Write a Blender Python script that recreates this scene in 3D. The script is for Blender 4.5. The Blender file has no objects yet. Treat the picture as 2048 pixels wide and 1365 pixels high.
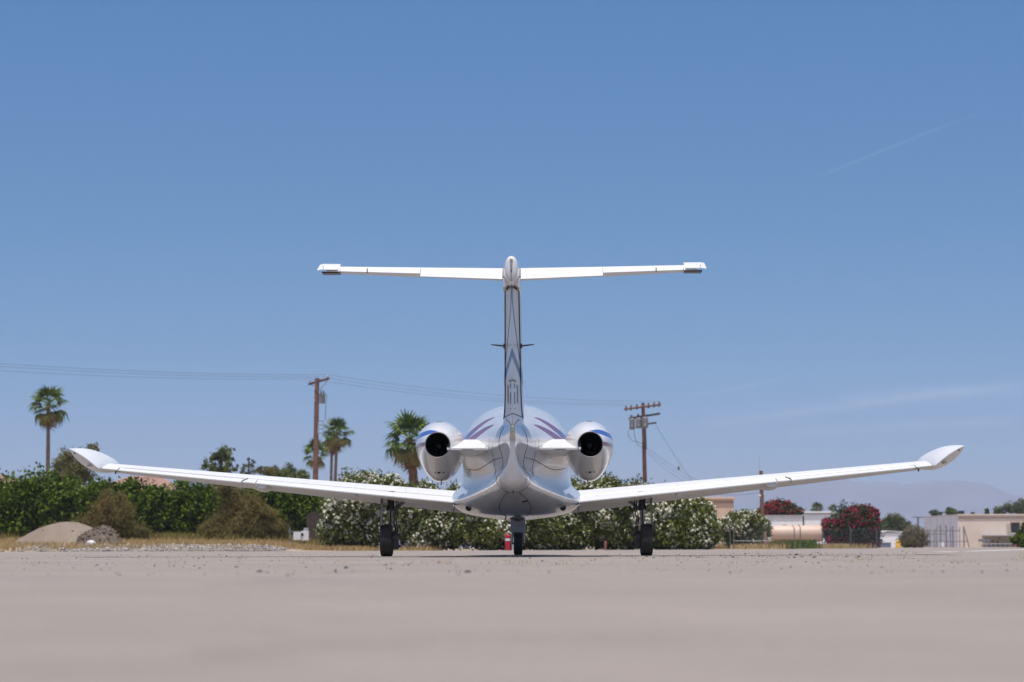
import bpy, bmesh, math, random
import numpy as np
from mathutils import Vector, Matrix, Quaternion

random.seed(7)
rng = np.random.default_rng(7)
S = bpy.context.scene
COL = S.collection

# ------------------------------------------------------------------ camera
F_PX = 2048 * 85.0 / 36.0
CAM_H = 0.115
PITCH = math.atan(412.5 / F_PX)
ROLL = math.radians(-0.17)
cam_data = bpy.data.cameras.new('camera')
cam = bpy.data.objects.new('camera', cam_data)
COL.objects.link(cam)
cam_data.lens = 85.0
cam_data.sensor_width = 36.0
cam_data.clip_start = 0.05
cam_data.clip_end = 60000
CAM_M = (Matrix.Translation((0, 0, CAM_H)) @ Matrix.Rotation(math.radians(90) + PITCH, 4, 'X')
         @ Matrix.Rotation(ROLL, 4, 'Z'))
cam.matrix_world = CAM_M
cam_data.dof.use_dof = True
cam_data.dof.focus_distance = 28.6
cam_data.dof.aperture_fstop = 3.6
S.camera = cam

def ray(px, py):
    d = CAM_M.to_3x3() @ Vector(((px - 1024) / F_PX, (682.5 - py) / F_PX, -1.0))
    return d

def P(px, py, Y):
    """the world point at distance Y whose bearing was read off the photograph"""
    d = ray(px, py)
    t = Y / d.y
    return Vector((d.x * t, Y, CAM_H + d.z * t))

# ------------------------------------------------------------------ world, sun, exposure
SUN_EL, SUN_AZ = math.radians(76), math.radians(181)   # behind the camera, high
world = bpy.data.worlds.new('World')
S.world = world
world.use_nodes = True

class NT:
    """small helper to write node maths"""
    def __init__(s, tree): s.t = tree
    def n(s, typ, **kw):
        nd = s.t.nodes.new(typ)
        for k, v in kw.items(): setattr(nd, k, v)
        return nd
    def link(s, a, b): s.t.links.new(a, b)
    def put(s, sock, v):
        if isinstance(v, (int, float)): sock.default_value = v
        elif isinstance(v, (tuple, list)): sock.default_value = v
        else: s.link(v, sock)
    def m(s, op, a, b=0.0, c=0.0, clamp=False):
        nd = s.n('ShaderNodeMath', operation=op, use_clamp=clamp)
        s.put(nd.inputs[0], a)
        if len(nd.inputs) > 1: s.put(nd.inputs[1], b)
        if len(nd.inputs) > 2: s.put(nd.inputs[2], c)
        return nd.outputs[0]
    def vm(s, op, a, b=(0, 0, 0)):
        nd = s.n('ShaderNodeVectorMath', operation=op)
        s.put(nd.inputs[0], a); s.put(nd.inputs[1], b)
        return nd.outputs['Value'] if op in ('DOT_PRODUCT', 'LENGTH') else nd.outputs['Vector']
    def step(s, v, a, b):
        nd = s.n('ShaderNodeMapRange', interpolation_type='SMOOTHSTEP')
        s.put(nd.inputs['Value'], v)
        if a < b:
            nd.inputs['From Min'].default_value = a; nd.inputs['From Max'].default_value = b
        else:
            nd.inputs['From Min'].default_value = b; nd.inputs['From Max'].default_value = a
            nd.inputs['To Min'].default_value = 1; nd.inputs['To Max'].default_value = 0
        return nd.outputs['Result']
    def mix(s, fac, a, b):
        nd = s.n('ShaderNodeMix', data_type='RGBA')
        s.put(nd.inputs['Factor'], fac); s.put(nd.inputs[6], a); s.put(nd.inputs[7], b)
        return nd.outputs[2]
    def noise(s, scale, detail=4, rough=0.55, vec=None, dist=0.0):
        nd = s.n('ShaderNodeTexNoise')
        nd.inputs['Scale'].default_value = scale; nd.inputs['Detail'].default_value = detail
        nd.inputs['Roughness'].default_value = rough; nd.inputs['Distortion'].default_value = dist
        if vec is not None: s.link(vec, nd.inputs['Vector'])
        return nd.outputs['Fac']
    def ramp(s, fac, stops):
        nd = s.n('ShaderNodeValToRGB')
        el = nd.color_ramp.elements
        while len(el) < len(stops): el.new(0.5)
        for e, (p, c) in zip(el, stops):
            e.position = p; e.color = (c[0], c[1], c[2], 1)
        s.put(nd.inputs['Fac'], fac)
        return nd.outputs['Color']

SKY_LIFT, SKY_GAIN = 0.125, 1.95
wt = NT(world.node_tree)
world.node_tree.nodes.clear()
tc = wt.n('ShaderNodeTexCoord')
sep = wt.n('ShaderNodeSeparateXYZ'); wt.link(tc.outputs['Generated'], sep.inputs[0])
zz = wt.m('ADD', wt.m('MULTIPLY', wt.m('MAXIMUM', sep.outputs['Z'], 0.0), SKY_GAIN), SKY_LIFT)
cmb = wt.n('ShaderNodeCombineXYZ')
wt.link(sep.outputs['X'], cmb.inputs[0]); wt.link(sep.outputs['Y'], cmb.inputs[1]); wt.link(zz, cmb.inputs[2])
sky_vec = wt.vm('NORMALIZE', cmb.outputs[0])
sky = wt.n('ShaderNodeTexSky', sky_type='NISHITA')
sky.sun_disc = False
sky.sun_elevation = SUN_EL; sky.sun_rotation = SUN_AZ
sky.air_density = 1.0; sky.dust_density = 1.0; sky.ozone_density = 1.5
wt.link(sky_vec, sky.inputs['Vector'])
dirv = wt.vm('NORMALIZE', tc.outputs['Generated'])
# thin cirrus and contrails, each along a great circle
streak_sum = None
for (x1, y1, x2, y2, w, amt, ns) in [(1625, 358, 1990, 212, 2.2, 0.18, 60), (1375, 793, 1600, 752, 3.0, 0.26, 60),
                                     (1370, 852, 2110, 758, 9, 0.27, 12), (1560, 866, 2080, 838, 10, 0.22, 12),
                                     (1650, 800, 2150, 770, 16, 0.18, 12)]:
    d1 = ray(x1, y1).normalized(); d2 = ray(x2, y2).normalized()
    nrm = d1.cross(d2).normalized(); e = (d2 - d1); L = e.length; e.normalize()
    wob = wt.m('MULTIPLY', wt.m('SUBTRACT', wt.noise(ns, 3, 0.5, dirv), 0.5), w / F_PX * 2.2)
    dist = wt.m('DIVIDE', wt.m('ADD', wt.vm('DOT_PRODUCT', dirv, tuple(nrm)), wob), w / F_PX)
    g = wt.m('EXPONENT', wt.m('MULTIPLY', wt.m('MULTIPLY', dist, dist), -1.0))
    t = wt.m('DIVIDE', wt.vm('DOT_PRODUCT', wt.vm('SUBTRACT', dirv, tuple(d1)), tuple(e)), L)
    g = wt.m('MULTIPLY', g, wt.m('MULTIPLY', wt.step(t, 0.0, 0.12), wt.step(t, 1.0, 0.75)))
    g = wt.m('MULTIPLY', g, wt.m('MULTIPLY', wt.step(wt.noise(ns * 2.3, 5, 0.6, dirv), 0.15, 0.7), amt))
    streak_sum = g if streak_sum is None else wt.m('ADD', streak_sum, g)
hs = wt.n('ShaderNodeHueSaturation')
hs.inputs['Saturation'].default_value = 1.42
hs.inputs['Hue'].default_value = 0.5
wt.link(sky.outputs['Color'], hs.inputs['Color'])
tint = wt.n('ShaderNodeMix', data_type='RGBA', blend_type='MULTIPLY')
tint.inputs['Factor'].default_value = 1.0
wt.link(hs.outputs['Color'], tint.inputs[6])
tint.inputs[7].default_value = (1.05, 0.965, 0.865, 1)
sky_col = wt.mix(wt.m('MULTIPLY', streak_sum, 0.30), tint.outputs[2], (9.0, 8.9, 8.8, 1))
bg = wt.n('ShaderNodeBackground')
wt.link(sky_col, bg.inputs['Color'])
bg.inputs['Strength'].default_value = 0.13
wo = wt.n('ShaderNodeOutputWorld'); wt.link(bg.outputs[0], wo.inputs['Surface'])

sun_d = bpy.data.lights.new('sun', 'SUN')
sun_d.energy = 3.7; sun_d.angle = math.radians(0.53); sun_d.color = (1.0, 0.955, 0.90)
sun = bpy.data.objects.new('sun', sun_d); COL.objects.link(sun)
to_sun = Vector((math.sin(SUN_AZ) * math.cos(SUN_EL), math.cos(SUN_AZ) * math.cos(SUN_EL), math.sin(SUN_EL)))
sun.rotation_euler = to_sun.to_track_quat('Z', 'Y').to_euler()
sun.location = (0, -20, 60)

S.view_settings.view_transform = 'Standard'
S.view_settings.look = 'None'
S.view_settings.exposure = 0.30
S.view_settings.gamma = 1.0
S.view_settings.use_curve_mapping = False
S.cycles.use_denoising = True
S.cycles.max_bounces = 8
S.cycles.transparent_max_bounces = 12
S.cycles.volume_bounces = 0

# ------------------------------------------------------------------ materials
def new_mat(name):
    m = bpy.data.materials.new(name); m.use_nodes = True
    m.node_tree.nodes.clear()
    t = NT(m.node_tree)
    out = t.n('ShaderNodeOutputMaterial')
    b = t.n('ShaderNodeBsdfPrincipled')
    t.link(b.outputs[0], out.inputs['Surface'])
    return m, t, b, out

def C4(c): return (c[0], c[1], c[2], 1)

def simple(name, col, rough=0.6, metal=0.0, var=0.12, scale=8.0, bump=0.0, coat=0.0, bscale=None):
    m, t, b, out = new_mat(name)
    o = t.n('ShaderNodeTexCoord').outputs['Object']
    nz = t.noise(scale, 5, 0.6, o)
    c1 = tuple(max(0, x * (1 - var)) for x in col); c2 = tuple(min(1, x * (1 + var)) for x in col)
    t.link(t.ramp(nz, [(0.3, c1), (0.7, c2)]), b.inputs['Base Color'])
    b.inputs['Roughness'].default_value = rough; b.inputs['Metallic'].default_value = metal
    if coat: b.inputs['Coat Weight'].default_value = coat; b.inputs['Coat Roughness'].default_value = 0.04
    if bump:
        bp = t.n('ShaderNodeBump'); bp.inputs['Strength'].default_value = bump; bp.inputs['Distance'].default_value = 0.02
        t.link(t.noise(bscale or scale * 4, 4, 0.6, o), bp.inputs['Height']); t.link(bp.outputs[0], b.inputs['Normal'])
    return m

def leaf_mat(name, cols, trans=0.18, rough=0.5):
    m, t, b, out = new_mat(name)
    g = t.n('ShaderNodeNewGeometry')
    n = len(cols)
    col = t.ramp(g.outputs['Random Per Island'], [(i / max(1, n - 1), c) for i, c in enumerate(cols)])
    big = t.noise(0.9, 3, 0.6, t.n('ShaderNodeTexCoord').outputs['Object'])
    col = t.mix(t.step(big, 0.35, 0.7), col, t.ramp(g.outputs['Random Per Island'], [(0, tuple(x * 0.6 for x in cols[0])), (1, tuple(x * 0.95 for x in cols[n // 2]))]))
    t.link(col, b.inputs['Base Color']); b.inputs['Roughness'].default_value = rough
    b.inputs['Specular IOR Level'].default_value = 0.12
    tr = t.n('ShaderNodeBsdfTranslucent'); t.link(col, tr.inputs['Color'])
    mx = t.n('ShaderNodeMixShader'); mx.inputs[0].default_value = trans
    t.link(b.outputs[0], mx.inputs[1]); t.link(tr.outputs[0], mx.inputs[2]); t.link(mx.outputs[0], out.inputs['Surface'])
    return m

WHITE = (0.64, 0.64, 0.64)
BLUE, MAROON = (0.045, 0.095, 0.33), (0.21, 0.020, 0.055)

def paint(name, bands=(), rough=0.22, base=WHITE, coat=0.6, spec=0.5):
    """gloss white aircraft paint; bands: f(t, ax, y, z) -> mask, with a colour (flat printed livery)"""
    m, t, b, out = new_mat(name)
    o = t.n('ShaderNodeTexCoord').outputs['Object']
    s = t.n('ShaderNodeSeparateXYZ'); t.link(o, s.inputs[0])
    ax = t.m('ABSOLUTE', s.outputs['X'])
    nz = t.noise(2.2, 5, 0.65, o)
    col = t.ramp(nz, [(0.25, tuple(x * 0.95 for x in base)), (0.7, base)])
    for f, c in bands:
        col = t.mix(f(t, ax, s.outputs['Y'], s.outputs['Z']), col, C4(c))
    t.link(col, b.inputs['Base Color'])
    t.link(t.m('ADD', t.m('MULTIPLY', t.noise(5, 5, 0.7, o), 0.14), rough - 0.05), b.inputs['Roughness'])
    b.inputs['Specular IOR Level'].default_value = spec; b.inputs['Coat Weight'].default_value = coat; b.inputs['Coat Roughness'].default_value = 0.035
    bp = t.n('ShaderNodeBump'); bp.inputs['Strength'].default_value = 0.008; bp.inputs['Distance'].default_value = 0.01
    t.link(t.noise(3.0, 2, 0.5, o), bp.inputs['Height']); t.link(bp.outputs[0], b.inputs['Normal'])
    t.link(bp.outputs[0], b.inputs['Coat Normal'])
    return m

def band(lo_hi_mask): return lo_hi_mask

def in_range(t, v, a, b, soft=0.004):
    return t.m('MULTIPLY', t.step(v, a - soft, a + soft), t.step(v, b + soft, b - soft))

def fus_stripe(z_in, z_out, x_in, x_out, w_out):
    def f(t, ax, y, z):
        u = t.m('DIVIDE', t.m('SUBTRACT', ax, x_in), x_out - x_in)
        uu = t.m('MAXIMUM', u, 0.0)
        zc = t.m('ADD', z_in, t.m('MULTIPLY', t.m('POWER', uu, 1.45), z_out - z_in))
        hw = t.m('MULTIPLY', w_out * 0.5, t.m('MINIMUM', t.m('POWER', uu, 0.5), 1.0))
        d = t.m('SUBTRACT', hw, t.m('ABSOLUTE', t.m('SUBTRACT', z, zc)))
        return t.m('MULTIPLY', t.step(d, -0.003, 0.003), t.step(y, -2.3, -2.28))
    return f

def nac_blue(t, ax, y, z):
    q = t.m('DIVIDE', t.m('SUBTRACT', ax, 0.90), 0.29)
    zc = t.m('SUBTRACT', 1.502, t.m('MULTIPLY', t.m('MULTIPLY', q, q), 0.060))
    hw = t.m('MULTIPLY', t.step(ax, 0.88, 1.04), 0.030)
    d = t.m('SUBTRACT', hw, t.m('ABSOLUTE', t.m('SUBTRACT', z, zc)))
    return t.m('MULTIPLY', t.step(d, -0.003, 0.003), t.step(ax, 0.88, 0.90))

def nac_red(t, ax, y, z):
    zc = t.m('ADD', 1.335, t.m('MULTIPLY', t.m('SUBTRACT', 1.2, ax), 0.10))
    d = t.m('SUBTRACT', 0.023, t.m('ABSOLUTE', t.m('SUBTRACT', z, zc)))
    return t.m('MULTIPLY', t.step(d, -0.003, 0.003), t.step(ax, 1.0, 1.04))

def chevron(t, ax, y, z):
    v = t.m('ADD', z, t.m('MULTIPLY', ax, 2.3))
    return in_range(t, v, 2.265, 2.375)

def purple_line(t, ax, y, z):
    q = t.m('POWER', t.m('MAXIMUM', t.m('DIVIDE', t.m('SUBTRACT', 2.93, z), 0.58), 0.0), 1.3)
    xc = t.m('ADD', 0.006, t.m('MULTIPLY', q, 0.066))
    d = t.m('SUBTRACT', 0.0065, t.m('ABSOLUTE', t.m('SUBTRACT', ax, xc)))
    return t.m('MULTIPLY', t.step(d, -0.002, 0.002), t.step(z, 2.0, 2.1))

def reg_marks(t, ax, y, z):
    """the registration characters, seen almost edge-on"""
    zin = in_range(t, z, 1.70, 1.985, 0.006)
    cols = None
    for a, b_, ph, fr in ((0.016, 0.032, 0.3, 16.0), (0.044, 0.064, 1.7, 9.0)):
        mcol = in_range(t, ax, a, b_, 0.002)
        brk = t.step(t.m('SINE', t.m('ADD', t.m('MULTIPLY', z, fr * 2.2), ph)), -0.85, -0.55)
        mm = t.m('MULTIPLY', mcol, brk)
        cols = mm if cols is None else t.m('ADD', cols, mm)
    return t.m('MULTIPLY', t.m('MINIMUM', cols, 1.0), zin)

M = {}
M['fus'] = paint('fuselage_paint', [(fus_stripe(1.695, 1.515, 0.24, 0.60, 0.082), MAROON),
                                    (fus_stripe(1.575, 1.42, 0.24, 0.60, 0.10), MAROON),
                                    (lambda t, ax, y, z: t.m('MULTIPLY', in_range(t, t.m('ADD', z, t.m('MULTIPLY', ax, 0.28)), 1.690, 1.712), t.step(ax, 0.49, 0.52)), BLUE)])
M['paint'] = paint('white_paint')
M['wing'] = paint('weathered_wing_paint', (), 0.42, (0.64, 0.638, 0.635), 0.08, 0.2)
M['pod'] = paint('tip_tank_paint', (), 0.35, (0.70, 0.70, 0.70), 0.2, 0.3)
M['nac'] = paint('nacelle_paint', [(nac_blue, BLUE), (nac_red, (0.24, 0.025, 0.018))])
M['rud'] = paint('rudder_paint', [(chevron, (0.04, 0.08, 0.22)), (purple_line, (0.10, 0.09, 0.19)), (reg_marks, (0.022, 0.03, 0.055))], 0.3, WHITE, 0.15, 0.3)
M['fin'] = paint('fin_paint', [(purple_line, (0.10, 0.09, 0.19)), (chevron, (0.04, 0.08, 0.22))], 0.3, WHITE, 0.2, 0.35)
M['seam'] = simple('seam_dark', (0.035, 0.035, 0.04), 0.8)
M['black'] = simple('black_metal', (0.022, 0.022, 0.024), 0.5, 0.3)
M['soot'] = simple('sooty_pipe', (0.005, 0.0048, 0.0045), 0.85, 0.0)
M['steel'] = simple('bare_steel', (0.42, 0.42, 0.43), 0.35, 0.9)
M['doordark'] = simple('dark_door_paint', (0.11, 0.115, 0.125), 0.4, 0.0)
M['piston'] = simple('piston_grey', (0.55, 0.56, 0.58), 0.35, 0.1)
M['gear'] = simple('gear_grey', (0.16, 0.165, 0.17), 0.45, 0.2)
M['doorgrey'] = simple('gear_door_paint', (0.24, 0.26, 0.295), 0.35, 0.0, coat=0.3)
M['rubber'] = simple('tyre_rubber', (0.015, 0.015, 0.0155), 0.75, 0.0, var=0.3, scale=20)
M['boot'] = simple('deice_boot', (0.02, 0.02, 0.022), 0.45)
M['lens'] = simple('light_lens', (0.55, 0.50, 0.32), 0.12, 0.2, var=0.5, scale=60, coat=1.0)

# asphalt apron
def ground_mat(name, c1, c2, c3, speck=True, scale=1.0, cracks=True):
    m, t, b, out = new_mat(name)
    o = t.n('ShaderNodeTexCoord').outputs['Object']
    big = t.noise(0.35 * scale, 5, 0.6, o)
    mid = t.noise(2.4 * scale, 5, 0.65, o)
    fine = t.noise(70 * scale, 3, 0.7, o)
    col = t.ramp(big, [(0.3, c1), (0.55, c2), (0.75, c3)])
    col = t.mix(t.m('MULTIPLY', t.step(mid, 0.42, 0.72), 0.35), col, C4(tuple(x * 0.78 for x in c1)))
    if speck:
        col = t.mix(t.m('MULTIPLY', t.step(fine, 0.52, 0.68), 0.35), col, C4(tuple(min(1, x * 1.35) for x in c3)))
        col = t.mix(t.m('MULTIPLY', t.step(fine, 0.46, 0.32), 0.5), col, C4(tuple(x * 0.45 for x in c1)))
    hgt = fine
    if cracks:
        vo = t.n('ShaderNodeTexVoronoi', feature='DISTANCE_TO_EDGE'); vo.inputs['Scale'].default_value = 0.22
        nd = t.n('ShaderNodeTexNoise'); nd.inputs['Scale'].default_value = 1.3; nd.inputs['Detail'].default_value = 5
        t.link(o, nd.inputs['Vector'])
        t.link(t.vm('ADD', o, t.vm('MULTIPLY', nd.outputs['Color'], (1.1, 1.1, 0))), vo.inputs['Vector'])
        cr = t.step(vo.outputs['Distance'], 0.012, 0.004)
        col = t.mix(t.m('MULTIPLY', cr, 0.12), col, (0.045, 0.042, 0.04, 1))
        hgt = t.m('SUBTRACT', fine, cr)
    t.link(col, b.inputs['Base Color']); b.inputs['Roughness'].default_value = 0.92
    b.inputs['Specular IOR Level'].default_value = 0.25
    bp = t.n('ShaderNodeBump'); bp.inputs['Strength'].default_value = 0.5; bp.inputs['Distance'].default_value = 0.006
    t.link(hgt, bp.inputs['Height']); t.link(bp.outputs[0], b.inputs['Normal'])
    return m

M['apron'] = ground_mat('weathered_asphalt', (0.226, 0.204, 0.178), (0.264, 0.226, 0.197), (0.300, 0.260, 0.228))
M['dirt'] = ground_mat('dry_dirt', (0.30, 0.235, 0.17), (0.36, 0.28, 0.20), (0.40, 0.32, 0.23), True, 0.6, False)
M['soil'] = ground_mat('grey_soil', (0.185, 0.145, 0.108), (0.235, 0.188, 0.145), (0.27, 0.222, 0.178), True, 1.5, False)
M['soil_dark'] = ground_mat('brown_clods', (0.10, 0.076, 0.056), (0.145, 0.114, 0.086), (0.21, 0.17, 0.135), True, 3.0, False)
M['line'] = simple('road_paint', (0.62, 0.60, 0.57), 0.8, var=0.2, scale=3)
M['stone'] = simple('pale_stone', (0.27, 0.245, 0.22), 0.9, var=0.35, scale=1.5)
M['pebble'] = simple('dark_pebble', (0.10, 0.09, 0.085), 0.9, var=0.6, scale=1.3)
M['rock'] = simple('white_rock', (0.60, 0.59, 0.58), 0.9, var=0.15, bump=0.5)
M['straw'] = leaf_mat('dry_straw', [(0.42, 0.29, 0.13), (0.52, 0.38, 0.19), (0.36, 0.25, 0.11)], 0.25, 0.7)
M['weed'] = leaf_mat('green_weed', [(0.20, 0.165, 0.05), (0.30, 0.235, 0.085), (0.20, 0.19, 0.05)], 0.3, 0.7)
M['mountain'] = simple('haze_tinted_mountain', (0.115, 0.125, 0.16), 0.95, var=0.3, scale=0.004)  # blue of the distance haze is mixed into the rock colour
M['green'] = leaf_mat('citrus_leaf', [(0.035, 0.062, 0.007), (0.085, 0.135, 0.010), (0.20, 0.255, 0.022)], 0.2, 0.5)
M['oleander'] = leaf_mat('oleander_leaf', [(0.050, 0.068, 0.013), (0.115, 0.138, 0.024), (0.23, 0.245, 0.055)], 0.2, 0.5)
M['redleaf'] = leaf_mat('red_oleander_leaf', [(0.035, 0.05, 0.02), (0.055, 0.075, 0.03), (0.08, 0.095, 0.04)], 0.2)
M['olive'] = leaf_mat('olive_leaf', [(0.12, 0.118, 0.035), (0.185, 0.175, 0.06), (0.23, 0.215, 0.08)], 0.2)
M['brown'] = leaf_mat('dry_tamarisk', [(0.16, 0.125, 0.042), (0.26, 0.185, 0.07), (0.155, 0.16, 0.048), (0.36, 0.25, 0.10)], 0.3, 0.7)
M['greygreen'] = leaf_mat('grey_green_leaf', [(0.09, 0.115, 0.055), (0.14, 0.165, 0.085), (0.18, 0.20, 0.11)], 0.2)
M['dkgreen'] = leaf_mat('dark_tree_leaf', [(0.075, 0.105, 0.030), (0.135, 0.165, 0.050), (0.21, 0.235, 0.075)], 0.2)
M['tan_shrub'] = leaf_mat('tan_shrub_leaf', [(0.14, 0.125, 0.075), (0.20, 0.175, 0.11), (0.25, 0.21, 0.14)], 0.2)
M['petal_white'] = leaf_mat('white_petal', [(0.66, 0.64, 0.46), (0.80, 0.78, 0.62), (0.85, 0.84, 0.72)], 0.2)
M['petal_red'] = leaf_mat('red_petal', [(0.34, 0.018, 0.065), (0.48, 0.040, 0.12), (0.40, 0.055, 0.11)], 0.35)
M['petal_rust'] = leaf_mat('rust_petal', [(0.30, 0.03, 0.03), (0.40, 0.06, 0.05), (0.34, 0.08, 0.07)], 0.35)
M['palm'] = leaf_mat('palm_leaf', [(0.045, 0.075, 0.012), (0.085, 0.13, 0.020), (0.16, 0.205, 0.038)], 0.2, 0.45)
M['palm_old'] = leaf_mat('yellowing_palm_leaf', [(0.20, 0.19, 0.05), (0.28, 0.22, 0.08), (0.16, 0.17, 0.05)], 0.3, 0.6)
M['palm_dead'] = leaf_mat('dead_palm_leaf', [(0.17, 0.10, 0.045), (0.25, 0.15, 0.07), (0.13, 0.08, 0.04)], 0.2, 0.8)
M['bark_palm'] = simple('palm_bark', (0.20, 0.145, 0.105), 0.95, var=0.35, scale=5, bump=0.8)
M['bark_red'] = simple('shaggy_palm_bark', (0.17, 0.085, 0.05), 0.95, var=0.4, scale=7, bump=0.8)
M['bark'] = simple('grey_bark', (0.13, 0.10, 0.075), 0.95, var=0.3, scale=5, bump=0.6)
M['pole'] = simple('creosote_pole', (0.17, 0.085, 0.062), 0.9, var=0.3, scale=3, bump=0.3)
M['pole_dark'] = simple('dark_timber', (0.075, 0.048, 0.04), 0.9, var=0.3, scale=3)
M['galv'] = simple('galvanised_grey', (0.40, 0.41, 0.42), 0.5, 0.4)
M['transformer'] = simple('transformer_grey', (0.22, 0.23, 0.235), 0.5, 0.1)
M['wire'] = simple('wire_dark', (0.10, 0.10, 0.11), 0.6)
M['ceramic'] = simple('insulator_brown', (0.09, 0.05, 0.04), 0.3)
M['white_box'] = simple('white_box', (0.66, 0.66, 0.65), 0.6)
M['tile'] = simple('clay_tile', (0.36, 0.215, 0.175), 0.85, var=0.18, scale=2.5)
M['stucco'] = simple('peach_stucco', (0.60, 0.435, 0.315), 0.9, var=0.05, scale=1.2)
M['stucco_cream'] = simple('cream_stucco', (0.66, 0.55, 0.455), 0.9, var=0.05, scale=1.2)
M['stucco_shade_side'] = simple('lightened_shade_wall', (0.78, 0.74, 0.74), 0.85, var=0.05, scale=1.0)  # side wall colour lightened to make up for the shade it stands in
M['trim_brown'] = simple('brown_trim', (0.25, 0.16, 0.12), 0.8)
M['glass_dark'] = simple('dark_glazing', (0.02, 0.022, 0.025), 0.15)
M['trailer'] = simple('white_metal_wall', (0.80, 0.80, 0.80), 0.55, var=0.05, scale=1.5)
M['tank'] = simple('tan_tank_paint', (0.56, 0.40, 0.31), 0.5, var=0.06, scale=1.0)
M['red'] = simple('red_paint', (0.42, 0.012, 0.022), 0.4)
M['faded_red'] = simple('faded_red_paint', (0.24, 0.07, 0.06), 0.7)
M['yellow'] = simple('yellow_paint', (0.70, 0.42, 0.015), 0.5)
M['bluegrey'] = simple('blue_grey_paint', (0.13, 0.16, 0.22), 0.6)
M['dark_board'] = simple('dark_board', (0.06, 0.042, 0.035), 0.9, var=0.3, scale=2)
M['red_brown'] = simple('red_brown_paint', (0.22, 0.07, 0.05), 0.8)

# ------------------------------------------------------------------ builders
def make_obj(name, me, parent=None, mat=None):
    o = bpy.data.objects.new(name, me)
    COL.objects.link(o)
    if parent is not None: o.parent = parent
    if mat is not None and me is not None: me.materials.append(mat)
    return o

def thing(name, label, cat, loc=(0, 0, 0), rz=0.0, group=None):
    o = bpy.data.objects.new(name, None); COL.objects.link(o)
    o.location = loc; o.rotation_euler = (0, 0, rz)
    o.empty_display_size = 0.2
    tag(o, label, cat, group)
    return o

def tag(o, label=None, cat=None, group=None, kind=None):
    if label: o['label'] = label
    if cat: o['category'] = cat
    if group: o['group'] = group
    if kind: o['kind'] = kind
    return o

class MB:
    def __init__(s): s.v = []; s.f = []
    def add(s, vs, fs):
        n = len(s.v); s.v.extend([tuple(p) for p in vs]); s.f.extend([tuple(i + n for i in f) for f in fs]); return s
    def box(s, c, d, rz=0.0, rx=0.0, ry=0.0):
        R = Matrix.Rotation(rz, 3, 'Z') @ Matrix.Rotation(ry, 3, 'Y') @ Matrix.Rotation(rx, 3, 'X')
        h = [x / 2 for x in d]
        vs = [Vector(c) + R @ Vector((sx * h[0], sy * h[1], sz * h[2])) for sx in (-1, 1) for sy in (-1, 1) for sz in (-1, 1)]
        return s.add(vs, [(0, 1, 3, 2), (4, 6, 7, 5), (0, 4, 5, 1), (2, 3, 7, 6), (0, 2, 6, 4), (1, 5, 7, 3)])
    def loft(s, secs, cap0=True, cap1=True):
        m = len(secs[0]); vs = [p for sec in secs for p in sec]; fs = []
        for i in range(len(secs) - 1):
            for j in range(m):
                k = (j + 1) % m
                fs.append((i * m + j, i * m + k, (i + 1) * m + k, (i + 1) * m + j))
        if cap0: fs.append(tuple(range(m - 1, -1, -1)))
        if cap1: fs.append(tuple((len(secs) - 1) * m + j for j in range(m)))
        return s.add(vs, fs)
    def tube(s, pts, r, n=8, cap=True):
        pts = [Vector(p) for p in pts]
        rs = r if isinstance(r, (list, tuple)) else [r] * len(pts)
        secs = []
        up = Vector((0, 0, 1))
        for i, p in enumerate(pts):
            d = (pts[min(i + 1, len(pts) - 1)] - pts[max(i - 1, 0)]).normalized()
            a = d.cross(up)
            if a.length < 1e-3: a = d.cross(Vector((0, 1, 0)))
            a.normalize(); b = d.cross(a)
            secs.append([p + (a * math.cos(2 * math.pi * k / n) + b * math.sin(2 * math.pi * k / n)) * rs[i] for k in range(n)])
        return s.loft(secs, cap, cap)
    def lathe(s, prof, c, axis='X', n=40, cap=True):
        """prof: (axial, radius) pairs"""
        secs = []
        for a, r in prof:
            ring = []
            for k in range(n):
                u, w = r * math.cos(2 * math.pi * k / n), r * math.sin(2 * math.pi * k / n)
                q = {'X': (a, u, w), 'Y': (u, a, w), 'Z': (u, w, a)}[axis]
                ring.append((c[0] + q[0], c[1] + q[1], c[2] + q[2]))
            secs.append(ring)
        return s.loft(secs, cap, cap)
    def build(s, name, mat, parent=None, smooth=None, bevel=0.0):
        me = bpy.data.meshes.new(name)
        me.from_pydata(s.v, [], s.f)
        bm = bmesh.new(); bm.from_mesh(me)
        bmesh.ops.recalc_face_normals(bm, faces=bm.faces)
        if bevel:
            bmesh.ops.bevel(bm, geom=[e for e in bm.edges if len(e.link_faces) == 2 and e.calc_face_angle(0) > 0.6], offset=bevel, segments=2, affect='EDGES', profile=0.6)
        bm.to_mesh(me); bm.free()
        if smooth is not None:
            me.polygons.foreach_set('use_smooth', [True] * len(me.polygons))
            if smooth < 180: me.set_sharp_from_angle(angle=math.radians(smooth))
        me.update()
        return make_obj(name, me, parent, mat)

def mesh_np(name, V, Fq, mat, parent=None):
    """V (N,3); Fq (M,4 or 3)"""
    me = bpy.data.meshes.new(name)
    V = np.asarray(V, dtype=np.float32); Fq = np.asarray(Fq, dtype=np.int32)
    me.vertices.add(len(V)); me.vertices.foreach_set('co', V.ravel())
    k = Fq.shape[1]
    me.loops.add(Fq.size); me.loops.foreach_set('vertex_index', Fq.ravel())
    me.polygons.add(len(Fq))
    me.polygons.foreach_set('loop_start', np.arange(0, Fq.size, k, dtype=np.int32))
    me.polygons.foreach_set('loop_total', np.full(len(Fq), k, dtype=np.int32))
    me.update(calc_edges=True)
    me.validate()
    return make_obj(name, me, parent, mat)

def unit(a): return a / np.maximum(np.linalg.norm(a, axis=-1, keepdims=True), 1e-9)

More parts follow.
